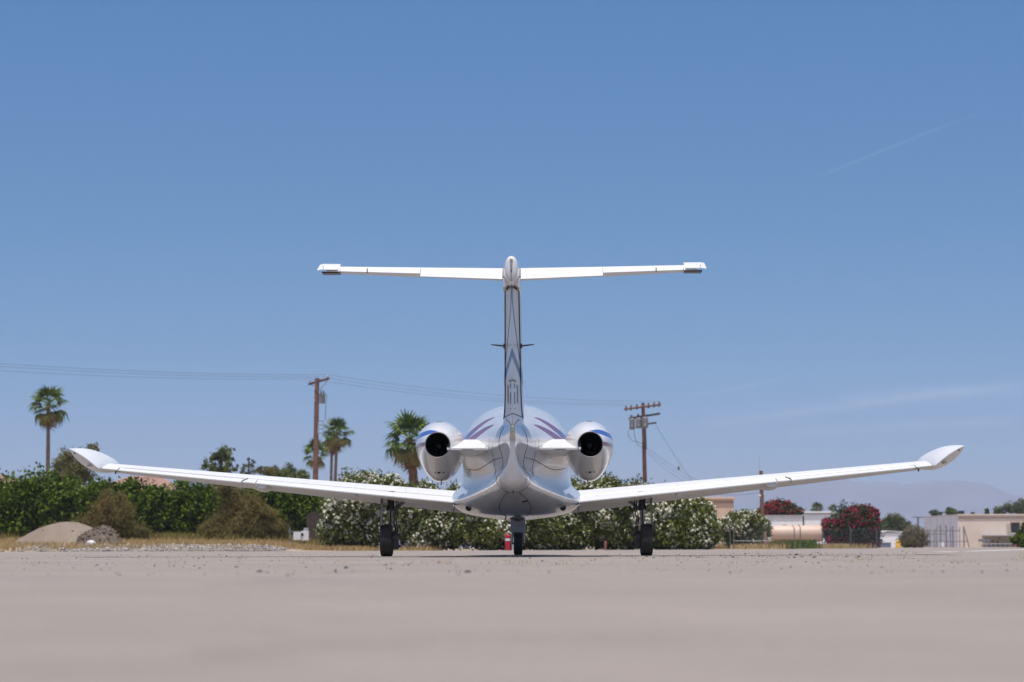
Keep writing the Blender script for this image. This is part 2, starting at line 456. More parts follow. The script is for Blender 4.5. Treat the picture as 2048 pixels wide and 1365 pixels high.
def leaves(c, L, W, up_bias=0.25, jit=0.35):
    """rhombic leaves centred on c (N,3)"""
    n = len(c)
    a = unit(rng.normal(size=(n, 3)) + np.array([0, 0, up_bias]))
    b = unit(np.cross(a, rng.normal(size=(n, 3))))
    l = (L * (1 + jit * rng.uniform(-1, 1, (n, 1)))) / 2
    w = (W * (1 + jit * rng.uniform(-1, 1, (n, 1)))) / 2
    V = np.stack([c - a * l, c + b * w, c + a * l, c - b * w], axis=1).reshape(-1, 3)
    Fq = np.arange(4 * n).reshape(n, 4)
    return V, Fq

def lumpy(blobs, per=16, lo=0.22, hi=0.42):
    """every ellipsoid gets smaller lobes round its outside, so a crown has lit tufts and dark gaps"""
    out = []
    for b in blobs:
        b = np.array(b, float)
        d = unit(rng.normal(size=(per, 3)) + np.array([0, -0.35, 0.15]))
        for k in range(per):
            f = rng.uniform(lo, hi)
            c = b[:3] + d[k] * b[3:6] * rng.uniform(0.62, 0.92)
            m_ = min(b[3:6].mean(), 1.1) * f
            out.append((*c, m_ * rng.uniform(.8, 1.35), m_ * rng.uniform(.8, 1.2), m_ * rng.uniform(.7, 1.1)))
    return out

def blob_points(blobs, n, shell=0.55, clump=14, spread=0.10, zmin=None):
    """points through the outer part of a union of ellipsoids (cx,cy,cz,rx,ry,rz), gathered in clumps"""
    B = np.array(blobs, dtype=float)
    area = (B[:, 3] * B[:, 4] + B[:, 3] * B[:, 5] + B[:, 4] * B[:, 5])
    nc = max(1, n // clump)
    idx = rng.choice(len(B), size=nc, p=area / area.sum())
    d = unit(rng.normal(size=(nc, 3)))
    r = shell + (1.06 - shell) * rng.uniform(0, 1, (nc, 1)) ** 0.6
    wob = 1 + 0.10 * np.sin(5 * d[:, :1] + idx[:, None]) * np.cos(4 * d[:, 2:3] + 2 * idx[:, None]) + 0.06 * rng.normal(size=(nc, 1))
    cc = B[idx, :3] + d * B[idx, 3:6] * r * wob
    sp = spread * np.mean(B[idx, 3:6], axis=1, keepdims=True)
    pts = np.repeat(cc, clump, axis=0) + rng.normal(size=(nc * clump, 3)) * np.repeat(sp, clump, axis=0)
    if zmin is not None: pts = pts[pts[:, 2] > zmin]
    return pts

def surface_points(blobs, n, zmin=None, r0=0.90, r1=1.10):
    B = np.array(blobs, dtype=float)
    area = (B[:, 3] * B[:, 4] + B[:, 3] * B[:, 5] + B[:, 4] * B[:, 5])
    area = area * rng.lognormal(0, .75, len(B))
    idx = rng.choice(len(B), size=n, p=area / area.sum())
    d = unit(rng.normal(size=(n, 3)))
    p = B[idx, :3] + d * B[idx, 3:6] * rng.uniform(r0, r1, (n, 1))
    if zmin is not None: p = p[p[:, 2] > zmin]
    return p

def catmull(vals, ts, t):
    """Catmull-Rom through vals (K,...) given at ts (K,) sampled at t"""
    vals = np.asarray(vals, float); ts = np.asarray(ts, float)
    i = int(np.clip(np.searchsorted(ts, t) - 1, 0, len(ts) - 2))
    p1, p2 = vals[i], vals[i + 1]; t1, t2 = ts[i], ts[i + 1]
    m1 = (vals[i + 1] - vals[i - 1]) / (ts[i + 1] - ts[i - 1]) if i > 0 else (p2 - p1) / (t2 - t1)
    m2 = (vals[i + 2] - vals[i]) / (ts[i + 2] - ts[i]) if i + 2 < len(ts) else (p2 - p1) / (t2 - t1)
    h = t2 - t1; u = (t - t1) / h
    return ((2*u**3 - 3*u**2 + 1) * p1 + (u**3 - 2*u**2 + u) * h * m1 + (-2*u**3 + 3*u**2) * p2 + (u**3 - u**2) * h * m2)

def smooth01(t): t = np.clip(t, 0, 1); return t * t * (3 - 2 * t)

# ------------------------------------------------------------------ ground
def rise(x, y):
    """height of the dirt verge on the left of the apron"""
    return (0.20 * smooth01((y - 88.5) / 6) + 0.23 * smooth01((y - 95) / 12)) * smooth01((-7.0 - x) / 4)

def flat(name, pts, z, mat, kind='structure'):
    o = MB().add([(p[0], p[1], z) for p in pts], [tuple(range(len(pts)))]).build(name, mat)
    o['kind'] = kind
    return o

flat('ground', [(-14000, -14000), (14000, -14000), (14000, 14000), (-14000, 14000)], -0.012, M['dirt'])
flat('apron', [(-160, -120), (160, -120), (170, 205), (60, 200), (26, 160), (14, 118), (10.5, 96), (2, 93), (-7, 90), (-18, 87.5), (-40, 86.5), (-160, 86)], 0.0, M['apron'])
# dirt verge that climbs towards the hedge
gx = np.linspace(-60, -6.5, 150); gy = np.linspace(87.0, 175, 130)
V = []
for y in gy:
    for x in gx:
        e = 0.05 * math.sin(x * 1.9 + 0.6 * y) * math.sin(0.9 * y + 0.4 * x) * smooth01((y - 91) / 8) * smooth01((-7.0 - x) / 4)
        edge = 0.0 if (y > gy[0] and x < gx[-1]) else -0.03
        V.append((x + 0.2 * math.sin(y * 2.1), y + (0.9 * math.sin(x * 0.5) if y == gy[0] else 0), 0.006 + float(rise(x, y)) + e + edge))
nx = len(gx)
Fq = [(j * nx + i, j * nx + i + 1, (j + 1) * nx + i + 1, (j + 1) * nx + i) for j in range(len(gy) - 1) for i in range(nx - 1)]
o = mesh_np('dirt_verge', V, Fq, M['dirt']); o['kind'] = 'structure'
o.data.polygons.foreach_set('use_smooth', [True] * len(o.data.polygons))
# painted taxi line on the right, worn through in two places
lb = MB()
for (ya, yb) in ((44.5, 47.6), (50.0, 51.8), (52.6, 84.0)):
    xa, xb = 7.6 + (ya - 44.5) * .27, 7.6 + (yb - 44.5) * .27
    lb.add([(xa, ya, 0.004), (xa + 0.4, ya, 0.004), (xb + 0.4, yb, 0.004), (xb, yb, 0.004)], [(0, 1, 2, 3)])
o = lb.build('painted_taxi_line', M['line']); o['kind'] = 'structure'

# mountains
ridge_px = [(-2600, 1012), (-1500, 1004), (-700, 1012), (0, 1022), (500, 1030), (900, 1022), (1200, 1004), (1400, 985), (1540, 972), (1640, 964), (1720, 960),
            (1790, 964), (1850, 968), (1905, 965), (1960, 976), (2010, 988), (2048, 991), (2200, 999), (2600, 1003), (3500, 1010), (5000, 1016)]
MD = 9000.0
V = []; xs = np.linspace(-7000, 7400, 420)
rx = [P(a, b, MD).x for a, b in ridge_px]; rzv = [P(a, b, MD).z for a, b in ridge_px]
rows = 16
for k in range(rows):
    t = k / (rows - 1)
    for x in xs:
        h = float(np.interp(x, rx, rzv)) + 7 * math.sin(x * 0.013) + 4 * math.sin(x * 0.037 + 1) + 2.5 * math.sin(x * 0.09)
        prof = math.sin(min(1, t / 0.62) * math.pi / 2) if t < 0.62 else math.cos((t - 0.62) / 0.38 * math.pi / 2)
        spur = 0.18 * h * math.sin(x * 0.011 + 2.0 * math.sin(t * 4)) * t * (1 - t / 0.62) * 4 * 0.6 if t < 0.62 else 0
        V.append((x, MD - 1300 + 2100 * t, h * prof + spur - 1.0))
n = len(xs)
Fq = [(j * n + i, j * n + i + 1, (j + 1) * n + i + 1, (j + 1) * n + i) for j in range(rows - 1) for i in range(n - 1)]
o = mesh_np('mountains', V, Fq, M['mountain']); o['kind'] = 'structure'
o.data.polygons.foreach_set('use_smooth', [True] * len(o.data.polygons))

# haze: one closed box of even, pale air round everything
HAZE = 1.75e-4
hz = MB().box((0, 0, 144), (40000, 40000, 294)).build('haze', None)
hz['kind'] = 'stuff'
hm = bpy.data.materials.new('haze_air'); hm.use_nodes = True; hm.node_tree.nodes.clear()
ht = NT(hm.node_tree)
pv = ht.n('ShaderNodeVolumePrincipled')
pv.inputs['Color'].default_value = (0.735, 0.79, 0.945, 1)
pv.inputs['Density'].default_value = HAZE
pv.inputs['Anisotropy'].default_value = 0.0
ho = ht.n('ShaderNodeOutputMaterial'); ht.link(pv.outputs[0], ho.inputs['Volume'])
hz.data.materials.append(hm)

# ------------------------------------------------------------------ the jet, seen from dead astern
D0 = 31.0
jet = thing('business_jet', 'white twin-engine light jet with T-tail, parked tail towards the viewer on the apron', 'airplane',
            (0.045, D0, 0.0), math.radians(-0.7))

def half_ring(pts, n=44):
    """closed section from a half profile (top centre -> bottom centre)"""
    ts = np.arange(len(pts), dtype=float)
    # chord length parameter keeps the spline from overshooting
    d = np.r_[0, np.cumsum(np.maximum(1e-4, np.linalg.norm(np.diff(np.array(pts), axis=0), axis=1)))]
    s = np.linspace(0, d[-1], n)
    hp = np.array([catmull(pts, d, t) for t in s])
    hp[:, 0] = np.maximum(hp[:, 0], 0)
    hp[0, 0] = 0; hp[-1, 0] = 0
    return hp

# fuselage stations: y, crown height, half width and its height, then the lower half profile down to the keel
STN = [
 (6.10, .97, .016, .95, [(.016, .947), (.015, .943), (.013, .94), (.010, .935), (.005, .932), (0, .93)]),
 (5.85, 1.12, .18, .93, [(.175, .89), (.165, .85), (.15, .82), (.12, .78), (.06, .755), (0, .75)]),
 (5.30, 1.36, .385, .97, [(.38, .90), (.36, .82), (.33, .74), (.26, .65), (.13, .60), (0, .59)]),
 (4.50, 1.66, .56, 1.05, [(.55, .94), (.52, .83), (.47, .72), (.37, .60), (.2, .535), (0, .52)]),
 (3.60, 1.92, .69, 1.24, [(.68, 1.05), (.64, .88), (.57, .72), (.44, .58), (.24, .51), (0, .495)]),
 (2.40, 1.985, .735, 1.30, [(.73, 1.10), (.72, .93), (.71, .77), (.60, .61), (.34, .515), (0, .49)]),
 (1.50, 1.99, .735, 1.33, [(.72, 1.10), (.735, .93), (.84, .80), (.78, .62), (.44, .515), (0, .49)]),
 (0.80, 1.98, .725, 1.34, [(.70, 1.10), (.725, .92), (.86, .785), (.78, .61), (.44, .52), (0, .495)]),
 (0.20, 1.955, .700, 1.35, [(.665, 1.10), (.690, .89), (.83, .715), (.75, .625), (.43, .53), (0, .50)]),
 (-.40, 1.905, .635, 1.35, [(.585, 1.10), (.585, .90), (.665, .715), (.61, .645), (.36, .55), (0, .52)]),
 (-.90, 1.85, .545, 1.34, [(.495, 1.10), (.485, .92), (.535, .752), (.495, .685), (.29, .59), (0, .56)]),
 (-1.5, 1.77, .435, 1.33, [(.385, 1.11), (.368, .95), (.400, .798), (.370, .735), (.21, .645), (0, .615)]),
 (-2.1, 1.69, .315, 1.32, [(.270, 1.12), (.255, .98), (.292, .853), (.272, .785), (.155, .70), (0, .67)]),
 (-2.7, 1.585, .195, 1.31, [(.155, 1.13), (.150, 1.02), (.210, .908), (.198, .835), (.11, .755), (0, .725)]),
 (-3.1, 1.54, .115, 1.32, [(.070, 1.17), (.085, 1.06), (.165, .965), (.165, .885), (.09, .805), (0, .775)]),
 (-3.33, 1.525, .06, 1.32, [(.042, 1.19), (.052, 1.09), (.112, .995), (.122, .925), (.075, .86), (0, .84)]),
 (-3.42, 1.52, .045, 1.32, [(.036, 1.20), (.036, 1.13), (.060, 1.05), (.062, .99), (.038, .945), (0, .93)]),
 (-3.47, 1.515, .034, 1.32, [(.030, 1.24), (.027, 1.205), (.024, 1.17), (.020, 1.14), (.011, 1.12), (0, 1.11)]),
]
ST = []
for y_, zt_, w_, zw_, low_ in STN:
    up_ = [(w_ * math.sin(math.radians(a)), zw_ + (zt_ - zw_) * math.cos(math.radians(a))) for a in (0, 22, 45, 68, 90)]
    ST.append((y_, up_ + low_))
ST = sorted(ST, key=lambda s: s[0])
ST_Y = [s[0] for s in ST]; ST_P = np.array([s[1] for s in ST])
def fus_half(y, n=44): return half_ring([tuple(p) for p in catmull(ST_P, ST_Y, y)], n)
def fus_ring(y, n=44):
    h = fus_half(y, n)
    r = [(x, y, z) for x, z in h] + [(-x, y, z) for x, z in h[-2:0:-1]]
    return r
ys = np.r_[np.linspace(-3.47, -2.6, 16), np.linspace(-2.5, 1.0, 34), np.linspace(1.2, 5.3, 20), np.linspace(5.45, 6.1, 10)]
MB().loft([fus_ring(y, 56) for y in ys]).build('fuselage', M['fus'], jet, smooth=50)

def fus_pt(y, u, off=0.002, side=1):
    """point on the fuselage skin; u runs 0 (top) to 1 (bottom)"""
    h = fus_half(y, 60)
    i = min(58, int(u * 59)); t = u * 59 - i
    p = h[i] * (1 - t) + h[i + 1] * t
    d = h[i + 1] - h[i]; nn = np.array([-d[1], d[0]]); nn = nn / (np.linalg.norm(nn) + 1e-9)
    p = p + nn * off
    return (side * p[0], y, p[1])

seam = MB()
for sgn in (1, -1):
    seam.tube([fus_pt(-2.85, u, 0.001, sgn) for u in np.linspace(0.12, 0.97, 26)], 0.0035, 5)       # tailcone joint
    seam.tube([fus_pt(y, 0.93 - 0.04 * math.sin((y + 2.8) * 1.3), 0.001, sgn) for y in np.linspace(-2.85, -0.1, 24)], 0.0035, 5)
    seam.tube([fus_pt(y, 0.50 + 0.05 * math.cos((y + 1.3) * 1.4), 0.001, sgn) for y in np.linspace(-2.8, -0.1, 26)], 0.0035, 5)
    seam.tube([fus_pt(-2.3 , u, 0.001, sgn) for u in np.linspace(0.42, 0.66, 12)], 0.003, 5)
    seam.tube([(sgn * x, -3.36 + 0.2 * x, z) for x, z in ((0.012, 1.50), (0.04, 1.54), (0.075, 1.575))], 0.004, 5)
seam.build('panel_seam', M['seam'], jet)

# rivets of the pylon strap and the tailcone
rv = MB()
for sgn in (1, -1):
    for yy in (-2.2, -2.4):
        for u in np.linspace(0.32, 0.62, 20):
            p = fus_pt(yy, u, 0.001, sgn)
            rv.box(p, (0.006, 0.006, 0.006))
o = rv.build('rivet_row', M['gear'], jet); o['kind'] = 'stuff'

# tail light and lower fairing bits
MB().lathe([(1.325, 0.030), (1.33, 0.033), (1.47, 0.031), (1.50, 0.022), (1.515, 0.006)], (0, -3.47, 0), 'Z', 20).build('tail_light', M['lens'], jet, smooth=40)
tl = bpy.data.objects['tail_light']
g = MB()
for k in range(6):
    g.lathe([(1.335 + 0.024 * k, 0.0345), (1.341 + 0.024 * k, 0.0345)], (0, -3.47, 0), 'Z', 16)
g.build('lens_rib', M['steel'], tl)
MB().tube([(0, -3.0, 0.80), (0, -3.05, 0.76), (0, -3.06, 0.735)], 0.008, 8).build('drain_tube', M['black'], jet)
MB().box((0.13, -1.9, 0.66), (0.07, 0.05, 0.012), ry=-0.2).build('beacon_base', M['black'], jet)

# ---------------- wing
def naca(xc): # thickness law peaking at 1 for xc in 0..1
    return (0.2969 * math.sqrt(max(xc, 0)) - 0.1260 * xc - 0.3516 * xc**2 + 0.2843 * xc**3 - 0.1015 * xc**4) / 0.10003 * 0.5 / 0.5

def wing_par(x):
    """trailing edge y,z, chord, upper and lower bulge at span x"""
    t = (x - 0.70) / (5.40 - 0.70)
    yte = 0.08 + 0.17 * t
    zte = 0.686 + (x - 0.78) * 0.1005
    chord = 1.74 - 0.86 * t
    up = 0.165 - 0.093 * t
    lo = 0.118 - 0.086 * t
    return yte, zte, chord, up, lo

def wing_sec(x, s0, s1, sgn, n=16, gap=0.0, drop=0.0):
    """closed section between s0 (towards the trailing edge) and s1, s = 0 at the trailing edge"""
    yte, zte, c, up, lo = wing_par(x)
    ss = [s0 + (s1 - s0) * (0.5 - 0.5 * math.cos(math.pi * k / n)) if s1 > 0.9 else s0 + (s1 - s0) * k / n for k in range(n + 1)]
    top = []; bot = []
    for s in ss:
        xc = 1 - s; th = naca(xc)
        lead = 0.02 * s * s
        teh = 0.004
        top.append((sgn * x, yte + s * c, zte + up * th + lead + teh - drop))
        bot.append((sgn * x, yte + s * c, zte - lo * th + lead - teh - drop))
    return top + bot[::-1]

HINGE = 0.20
for sgn in (1, -1):
    w = MB()
    w.loft([wing_sec(x, HINGE, 1.0, sgn, 26) for x in np.linspace(0.60, 5.46, 26)])
    w.loft([wing_sec(x, 0.0, HINGE + 0.002, sgn, 8) for x in (3.365, 3.45, 3.535)])
    w.loft([wing_sec(x, 0.0, HINGE + 0.002, sgn, 8) for x in (5.16, 5.3, 5.40)])
    wing = w.build('wing', M['wing'], jet, smooth=40)
    fl = MB().loft([wing_sec(x, 0.0, HINGE - 0.008, sgn, 10) for x in np.linspace(0.80, 3.355, 14)]).build('flap', M['wing'], wing, smooth=40)
    al = MB().loft([wing_sec(x, 0.0, HINGE - 0.008, sgn, 10, 0, 0.004) for x in np.linspace(3.545, 5.15, 10)]).build('aileron', M['wing'], wing, smooth=40)
    # flap track fairings, the outer one a rounded lobe under the trailing edge
    for xx, r, ln in ((3.28, 0.115, 0.60), (2.09, 0.04, 0.40)):
        yte, zte, c, up, lo = wing_par(xx)
        secs = []
        for k in range(11):
            t = k / 10; rr = r * math.sqrt(max(0.004, 1 - (2 * t - 0.9) ** 2 if t > 0.1 else 0.25 + 4 * t * .9))
            secs.append([(sgn * (xx + rr * math.cos(a)), yte + 0.02 + ln * t, zte - 0.022 - 0.02 * t + 0.60 * rr * math.sin(a)) for a in np.linspace(0, 2 * math.pi, 16, endpoint=False)])
        MB().loft(secs).build('flap_track_fairing', M['wing'], wing, smooth=60)
    # aileron / flap joint line, root line
    sm = MB()
    for xx in (3.54,):
        yte, zte, c, up, lo = wing_par(xx)
        sm.tube([(sgn * (xx + 0.05 * s / 0.2 * -1), yte + s * c, zte + up * naca(1 - s) + 0.006) for s in np.linspace(0.0, 0.2, 8)], 0.007, 5)
    sm.build('wing_seam', M['seam'], wing)
    sm = MB()
    yte, zte, c, up, lo = wing_par(0.795)
    sm.tube([(sgn * 0.795, yte + s * c, zte + up * naca(1 - s) + 0.005) for s in np.linspace(0.0, 0.6, 14)], 0.0045, 5)
    sm.build('wing_seam', M['seam'], wing)
    sm = MB()
    pts = []
    for xx in np.linspace(0.82, 5.1, 22):
        yte, zte, c, up, lo = wing_par(xx); s_ = HINGE + 0.012
        pts.append((sgn * xx, yte + s_ * c, zte + up * naca(1 - s_) + 0.02 * s_ * s_ + 0.006))
    sm.tube(pts, 0.004, 5).build('wing_seam', M['piston'], wing)
    for xx in (1.45, 2.10, 2.75, 4.25, 4.9):
        yte, zte, c, up, lo = wing_par(xx)
        MB().tube([(sgn * xx, yte + s_ * c, zte + up * naca(1 - s_) + 0.02 * s_ * s_ + 0.003) for s_ in np.linspace(HINGE + .02, 0.62, 10)], 0.0022, 5).build('panel_line', M['galv'], wing)
    # static wick and tie-down near the tip
    yte, zte, c, up, lo = wing_par(5.22)
    MB().tube([(sgn * 5.2, yte + 0.12, zte - 0.01), (sgn * 5.2, yte + 0.1, zte - 0.055)], 0.009, 6).build('vent_tube', M['black'], wing)
    MB().tube([(sgn * 5.12, yte + 0.0, zte - 0.022), (sgn * 5.16, yte - 0.10, zte - 0.03)], 0.004, 5).build('static_wick', M['black'], wing)
    # dark wheel-well edge and landing gear door hinge under the wing
    MB().box((sgn * 0.80, 0.10, 0.625), (0.02, 0.14, 0.085), rx=0.3).build('flap_end_plate', M['doorgrey'], wing, bevel=0.006)

    # ---------------- tip tank: rounded pod drawn out aft to an upswept edge
    TT = [  # y, inner (x,z), outer (x,z), upper bulge, lower bulge, sag of the edge
        (-0.02, (5.36, 1.142), (5.742, 1.395), 0.006, 0.006, -0.018),
        (0.14, (5.36, 1.138), (5.752, 1.398), 0.038, 0.078, -0.016),
        (0.35, (5.36, 1.140), (5.760, 1.398), 0.074, 0.115, -0.012),
        (0.65, (5.35, 1.146), (5.772, 1.394), 0.104, 0.130, -0.006),
        (1.00, (5.34, 1.158), (5.780, 1.385), 0.120, 0.128, 0.0),
        (1.40, (5.35, 1.180), (5.752, 1.357), 0.108, 0.116, 0.0),
        (1.75, (5.39, 1.205), (5.690, 1.322), 0.082, 0.086, 0.0),
        (2.00, (5.46, 1.235), (5.625, 1.285), 0.048, 0.050, 0.0),
        (2.12, (5.53, 1.255), (5.560, 1.268), 0.012, 0.012, 0.0)]
    ty = [r[0] for r in TT]
    tv = np.array([[*r[1], *r[2], r[3], r[4], r[5]] for r in TT])
    secs = []
    for y in np.linspace(ty[0], ty[-1], 34):
        ax_, az_, bx_, bz_, u_, l_, sg = catmull(tv, ty, y)
        ring = []
        N = 18
        for side in (1, -1):
            for k in range(N):
                t = 0.5 - 0.5 * math.cos(math.pi * k / N)
                if side < 0: t = 1 - t
                cxp = ax_ + (bx_ - ax_) * t; czp = az_ + (bz_ - az_) * t - sg * math.sin(math.pi * t) * 1.25
                q = 2 * math.sqrt(max(0, t * (1 - t)))
                bul = (u_ if side > 0 else -l_) * q
                nxn, nzn = -(bz_ - az_), (bx_ - ax_)
                ln = math.hypot(nxn, nzn)
                ring.append((sgn * (cxp + nxn / ln * bul * 0.8), y, czp + nzn / ln * bul))
        secs.append(ring)
    tank = MB().loft(secs).build('tip_tank', M['pod'], jet, smooth=48)
    MB().box((sgn * 5.672, 0.02, 1.335), (0.016, 0.05, 0.012), ry=sgn * -0.55).build('position_light', M['black'], tank)
    MB().box((sgn * 5.49, 0.05, 1.175), (0.05, 0.05, 0.008), ry=sgn * -0.2).build('fuel_vent', M['seam'], tank)

# ---------------- fin and rudder
def fin_shape(xc):
    if xc < 0.38: return naca(xc / 0.38 * 0.30)
    if xc < 0.66: return 1.0 - 0.18 * smooth01((xc - 0.38) / 0.28)
    return 0.82 * (1 - (xc - 0.66) / 0.34 * 0.93)
FZ = [1.30, 1.50, 1.60, 1.72, 1.90, 2.50, 3.09]
FT = [0.52, 0.36, 0.285, 0.245, 0.228, 0.210, 0.192]
def fin_par(z):
    t = (z - 1.60) / (3.05 - 1.60)
    yte = -3.36 - 0.58 * t
    yle = -1.00 - 1.72 * t - (0.5 * max(0, (1.75 - z)) ** 1.0)* -1.2
    return yte, yle, float(np.interp(z, FZ, FT))
def fin_sec(z, a, b_, n=14, thin=0.0):
    yte, yle, th = fin_par(z)
    c = yte - yle
    xs_ = [a + (b_ - a) * k / n for k in range(n + 1)]
    L_ = [(max(0.001, fin_shape(x) * th / 2 - thin), yle + c * x, z) for x in xs_]
    return L_ + [(-x, y, zz_) for x, y, zz_ in L_[::-1]]
zs = np.r_[np.linspace(1.30, 1.70, 9), np.linspace(1.76, 3.09, 16)]
fin = MB().loft([fin_sec(z, 0.004, 0.66, 24) for z in zs]).loft([fin_sec(z, 0.66, 1.0, 8) for z in np.linspace(1.40, 1.632, 8)]).build('fin', M['fin'], jet, smooth=40)
rud = MB().loft([fin_sec(z, 0.668, 1.0, 8, 0.004) for z in np.linspace(1.645, 3.035, 24)]).build('rudder', M['rud'], jet, smooth=40)
# dark hinge gap down both sides of the rudder
gp = MB()
for sgn in (1, -1):
    pts = []
    for z in np.linspace(1.62, 3.04, 20):
        yte, yle, th = fin_par(z)
        pts.append((sgn * (0.82 * th / 2 - 0.0005), yle + (yte - yle) * 0.664, z))
    gp.tube(pts, 0.0065, 6)
gp.build('hinge_gap', M['seam'], rud)
yte, yle, th = fin_par(2.01)
MB().box((0, yte + 0.12, 2.01), (0.085, 0.26, 0.006)).build('trim_tab_line', M['gear'], rud)
MB().box((0.004, yte + 0.01, 2.015), (0.02, 0.04, 0.010)).build('tab_fitting', M['seam'], rud)
for sgn in (1, -1):
    a = MB().tube([(sgn * 0.085, -3.05, 2.44), (sgn * 0.17, -3.12, 2.443), (sgn * 0.245, -3.22, 2.444)], [0.011, 0.010, 0.006], 8)
    a.box((sgn * 0.10, -3.04, 2.44), (0.02, 0.06, 0.055))
    a.build('navigation_antenna', M['gear'], jet)
MB().loft([[(0.135 + a * 0.4, -1.15 + b_, z) for a, b_ in ((-.012, 0), (0, -.10), (.012, 0), (0, .10))] for z in (1.88, 2.0, 2.18)]).build('blade_antenna', M['paint'], jet)

# bullet fairing and collar on top of the fin
def oval(y, w, zb, zt, n=28, px=2.0):
    zm, hz_ = (zb + zt) / 2, (zt - zb) / 2
    return [(w * math.copysign(abs(math.cos(a)) ** (2 / px), math.cos(a)), y, zm + hz_ * math.copysign(abs(math.sin(a)) ** (2 / px), math.sin(a))) for a in np.linspace(0, 2 * math.pi, n, endpoint=False)]
bul = MB().loft([oval(-2.35, .008, 3.16, 3.18), oval(-2.42, .035, 3.12, 3.23), oval(-2.6, .065, 3.09, 3.30), oval(-2.95, .085, 3.06, 3.36, 28, 2.2), oval(-3.5, .088, 3.05, 3.375, 28, 2.2),
                 oval(-3.9, .086, 3.05, 3.375, 28, 2.2), oval(-4.08, .080, 3.06, 3.370, 28, 2.2), oval(-4.14, .068, 3.075, 3.355, 28, 2.2), oval(-4.16, .045, 3.10, 3.325)]).build('bullet_fairing', M['paint'], jet, smooth=50)
MB().lathe([(-4.20, 0.006), (-4.19, 0.014), (-4.17, 0.018), (-4.15, 0.018)], (0, 0, 3.318), 'Y', 14).build('tail_strobe', M['lens'], bul, smooth=60)
MB().box((0, -4.155, 3.17), (0.004, 0.02, 0.18)).build('fairing_seam', M['seam'], bul)
MB().box((-0.002, -4.162, 3.19), (0.014, 0.012, 0.016)).build('fairing_screw', M['seam'], bul)
col_ = MB()
secs = []
for y, w, zt in ((-2.7, .06, 3.10), (-3.0, .10, 3.12), (-3.6, .106, 3.13), (-3.97, .104, 3.13), (-4.02, .09, 3.125)):
    secs.append([(-w, y, zt), (w, y, zt), (w * .96, y, zt - .085), (w * .8, y, zt - .105), (0, y, zt - .045), (-w * .8, y, zt - .105), (-w * .96, y, zt - .085)])
col_.loft(secs).build('fin_collar', M['paint'], jet, smooth=35)

# ---------------- T-tail
def stab_sec(x, sgn, yl, yt, zc, th, n=12):
    up = []; lo = []
    for k in range(n + 1):
        t = 0.5 - 0.5 * math.cos(math.pi * k / n)
        xc = t
        h = th / 2 * (naca(xc * 0.30 / 0.5) if xc < 0.5 else 1.0 - 0.22 * smooth01((xc - 0.5) / 0.5))
        y = yl + (yt - yl) * xc
        up.append((sgn * x, y, zc + h)); lo.append((sgn * x, y, zc - h))
    return up + lo[::-1]
def elev_sec(x, sgn, yh, zc, th, ch, drop):
    ca, sa = math.cos(drop), math.sin(drop)
    top = [(0, th / 2), (ch * 0.5, th * 0.30), (ch, 0.004)]; bot = [(ch, -0.004), (ch * 0.5, -th * 0.26), (0, -th / 2)]
    r = []
    for a, h in [(-0.02, 0)] + top + bot:
        r.append((sgn * x, yh - (a * ca + h * sa) , zc - a * sa + h * ca))
    return r
for sgn in (1, -1):
    def zc_(x): return 3.238 + 0.022 * x
    st = MB().loft([stab_sec(x, sgn, -2.98 - 0.16 * x, -3.63, zc_(x), 0.118 - 0.030 * x) for x in np.linspace(0.06, 2.10, 12)]).build('stabilizer', M['wing'], jet, smooth=40)
    e1 = MB().loft([elev_sec(x, sgn, -3.645, zc_(x), 0.078 - 0.013 * x, 0.345 - 0.06 * x, math.radians(21)) for x in np.linspace(0.105, 1.03, 6)]).build('elevator', M['wing'], st, smooth=35)
    MB().loft([elev_sec(x, sgn, -3.645, zc_(x), 0.078 - 0.013 * x, 0.345 - 0.06 * x - 0.028, math.radians(15.2)) for x in np.linspace(1.034, 2.10, 6)]).build('elevator', M['wing'], st, smooth=35)
    # horn balance at the tip: its front rises as the elevator droops
    h = MB().loft([[(sgn * x, yy, zz_) for yy, zz_ in ((-3.30, 3.376 + d1), (-3.45, 3.370 + d1), (-3.66, 3.310 + d1), (-3.84, 3.262 + d1), (-3.84, 3.254 + d1), (-3.66, 3.275 + d1), (-3.40, 3.33 + d1))] for x, d1 in ((1.965, -.010), (2.160, -.008), (2.203, -.016))])
    h.build('elevator_horn', M['wing'], st, smooth=35)
    MB().box((sgn * 2.06, -3.60, 3.236), (0.20, 0.20, 0.016)).build('deice_boot', M['boot'], st)
    MB().box((sgn * 1.94, -3.86, 3.24), (0.008, 0.03, 0.02)).build('elevator_bracket', M['wing'], st)
    MB().box((sgn * 1.63, -3.885, 3.232), (0.008, 0.05, 0.045)).build('elevator_bracket', M['seam'], st)
    MB().tube([(sgn * 2.13, -3.80, 3.27), (sgn * 2.135, -3.86, 3.285)], 0.003, 5).build('static_wick', M['black'], st)

